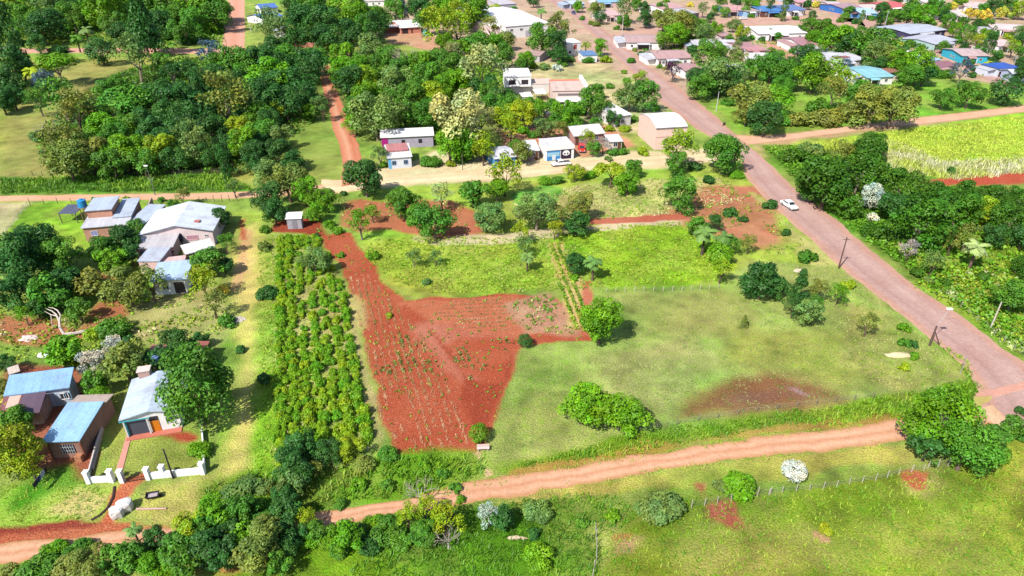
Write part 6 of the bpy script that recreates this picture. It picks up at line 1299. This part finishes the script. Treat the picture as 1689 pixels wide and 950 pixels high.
tufts('wood_edge_growth', 'undergrowth between the trees beyond the far street', [(0,10),(365,0),(368,74),(0,76)], .12, 1.1, [g1, g4, g2], 1.2, 3, 27, leafy=True)
tufts('town_weeds', 'weeds and low garden growth between the town houses', [(1010,60),(1170,40),(1300,60),(1480,64),(1640,130),(1500,126),(1330,108),(1180,150),(1110,130)], .12, .8, [g1, g4, g2, g3], 1.0, 3, 28, leafy=True, clump=(9, .5))
tufts('scrub_right_low', 'pale leafy weeds near the right edge of the photo', [(1500,470),(1700,420),(1700,598),(1590,522)], .9, .5, [g2, g3, alb(190,206,140)], .9, 2, 25, leafy=True)

# ------------------------------------------------------------------ labels for the plants
MARKS = [(865, 30, 'the huge white warehouse'), (668, 42, 'the house on red earth'), (783, 38, 'the pale tiled house by the wood'), (447, 22, 'the blue roofed houses'), (412, 92, 'the maroon roofed corner house'),
 (390, 30, 'the far side road'), (225, 84, 'the far street'), (545, 160, 'the forest track'), (668, 226, 'the long grey plank barn'), (657, 258, 'the white and blue house'), (920, 252, 'the mural shop'),
 (972, 216, 'the brown sided gabled house'), (1020, 186, 'the white stepped house'), (1095, 212, 'the salmon brick warehouse'), (855, 132, 'the two storey white house'), (940, 148, 'the salmon terrace house'), (945, 84, 'the tall white building'),
 (1062, 62, 'the brown striped corner roof'), (1105, 90, 'the long striped roof'), (1183, 70, 'the long low grey roof'), (1290, 50, 'the long glaring white house'), (1343, 68, 'the wine brown roof'), (1395, 94, 'the roof with brown patch'), (1450, 118, 'the turquoise roof'),
 (1518, 48, 'the bar with pink sign'), (1607, 90, 'the cyan walled house'), (1665, 110, 'the royal blue hip roof'), (1432, 16, 'the light blue gable'), (1315, 12, 'the slate blue gable'), (1215, 16, 'the salmon roofed house'), (1100, 8, 'the large pink-brown gable'), (1482, 8, 'the bright red gable'),
 (1620, 6, 'the long pink house'), (190, 360, 'the orange brick house'), (295, 375, 'the big pink house'), (278, 455, 'the small blue roofed house'), (62, 635, 'the long blue roofed house'), (112, 695, 'the narrow brown house'), (240, 655, 'the white porch house'), (105, 540, 'the fallen dead tree'),
 (484, 364, 'the little plank shed'), (300, 324, 'the mid dirt road'), (800, 292, 'the sand road'), (1300, 340, 'the white car'), (1420, 440, 'the main road bend'), (1640, 560, 'the road junction'), (1560, 240, 'the lime field'), (1440, 200, 'the right hand dirt road'), (1560, 165, 'the right lawn'),
 (720, 420, 'the left garden plot'), (1080, 430, 'the lime garden plot'), (1040, 325, 'the far garden plot'), (1250, 380, 'the red bare plot'), (540, 580, 'the plantation'), (700, 620, 'the red field'), (1000, 610, 'the big pasture'), (1270, 645, 'the bare brown ring'), (400, 520, 'the sandy lane'), (700, 810, 'the dirt road bend'),
 (1150, 770, 'the bottom dirt road'), (100, 900, 'the left end of the dirt road'), (1350, 880, 'the foreground meadow'), (280, 785, 'the white yard wall'), (1040, 890, 'the pink bare patch'), (60, 210, 'the hay meadow'), (180, 120, 'the top left clearing'), (300, 200, 'the left hand wood'), (700, 140, 'the middle wood'),
 (720, 350, 'the red earth plot'), (1590, 400, 'the right hand scrub'), (1590, 30, 'the dirt yard in town'), (340, 290, 'the wood edge'), (470, 250, 'the track meadow'), (470, 890, 'the roadside scrub')]
ORD = ['first', 'second', 'third', 'fourth', 'fifth', 'sixth', 'seventh', 'eighth', 'ninth', 'tenth', 'eleventh', 'twelfth']
byd = {}
for o, d, x, y in THINGS:
    mx, my, mp = min(MARKS, key=lambda m: (m[0] - x) ** 2 + (1.5 * (m[1] - y)) ** 2)
    dx, dy = x - mx, y - my
    rel = ('right of' if dx > 0 else 'left of') if abs(dx) > abs(dy) * 1.4 else ('behind' if dy < 0 else 'in front of')
    byd.setdefault(d + ' ' + rel + ' ' + mp, []).append((x, y, o))
for d, l in byd.items():
    l.sort(key=lambda t: (t[0], t[1]))
    for i, (x, y, o) in enumerate(l):
        o['label'] = d if len(l) == 1 else ('leftmost ' if i == 0 else ('rightmost ' if i == len(l) - 1 else ORD[i] + ' from left ')) + d
        ws = o['label'].split()
        if len(ws) > 16: o['label'] = ' '.join(w_ for w_ in ws if w_ not in ('big', 'small', 'loose'))
        if len(l) > 2: o['group'] = d.replace(' behind', 's behind').replace(' left of', 's left of').replace(' right of', 's right of').replace(' in front of', 's in front of')
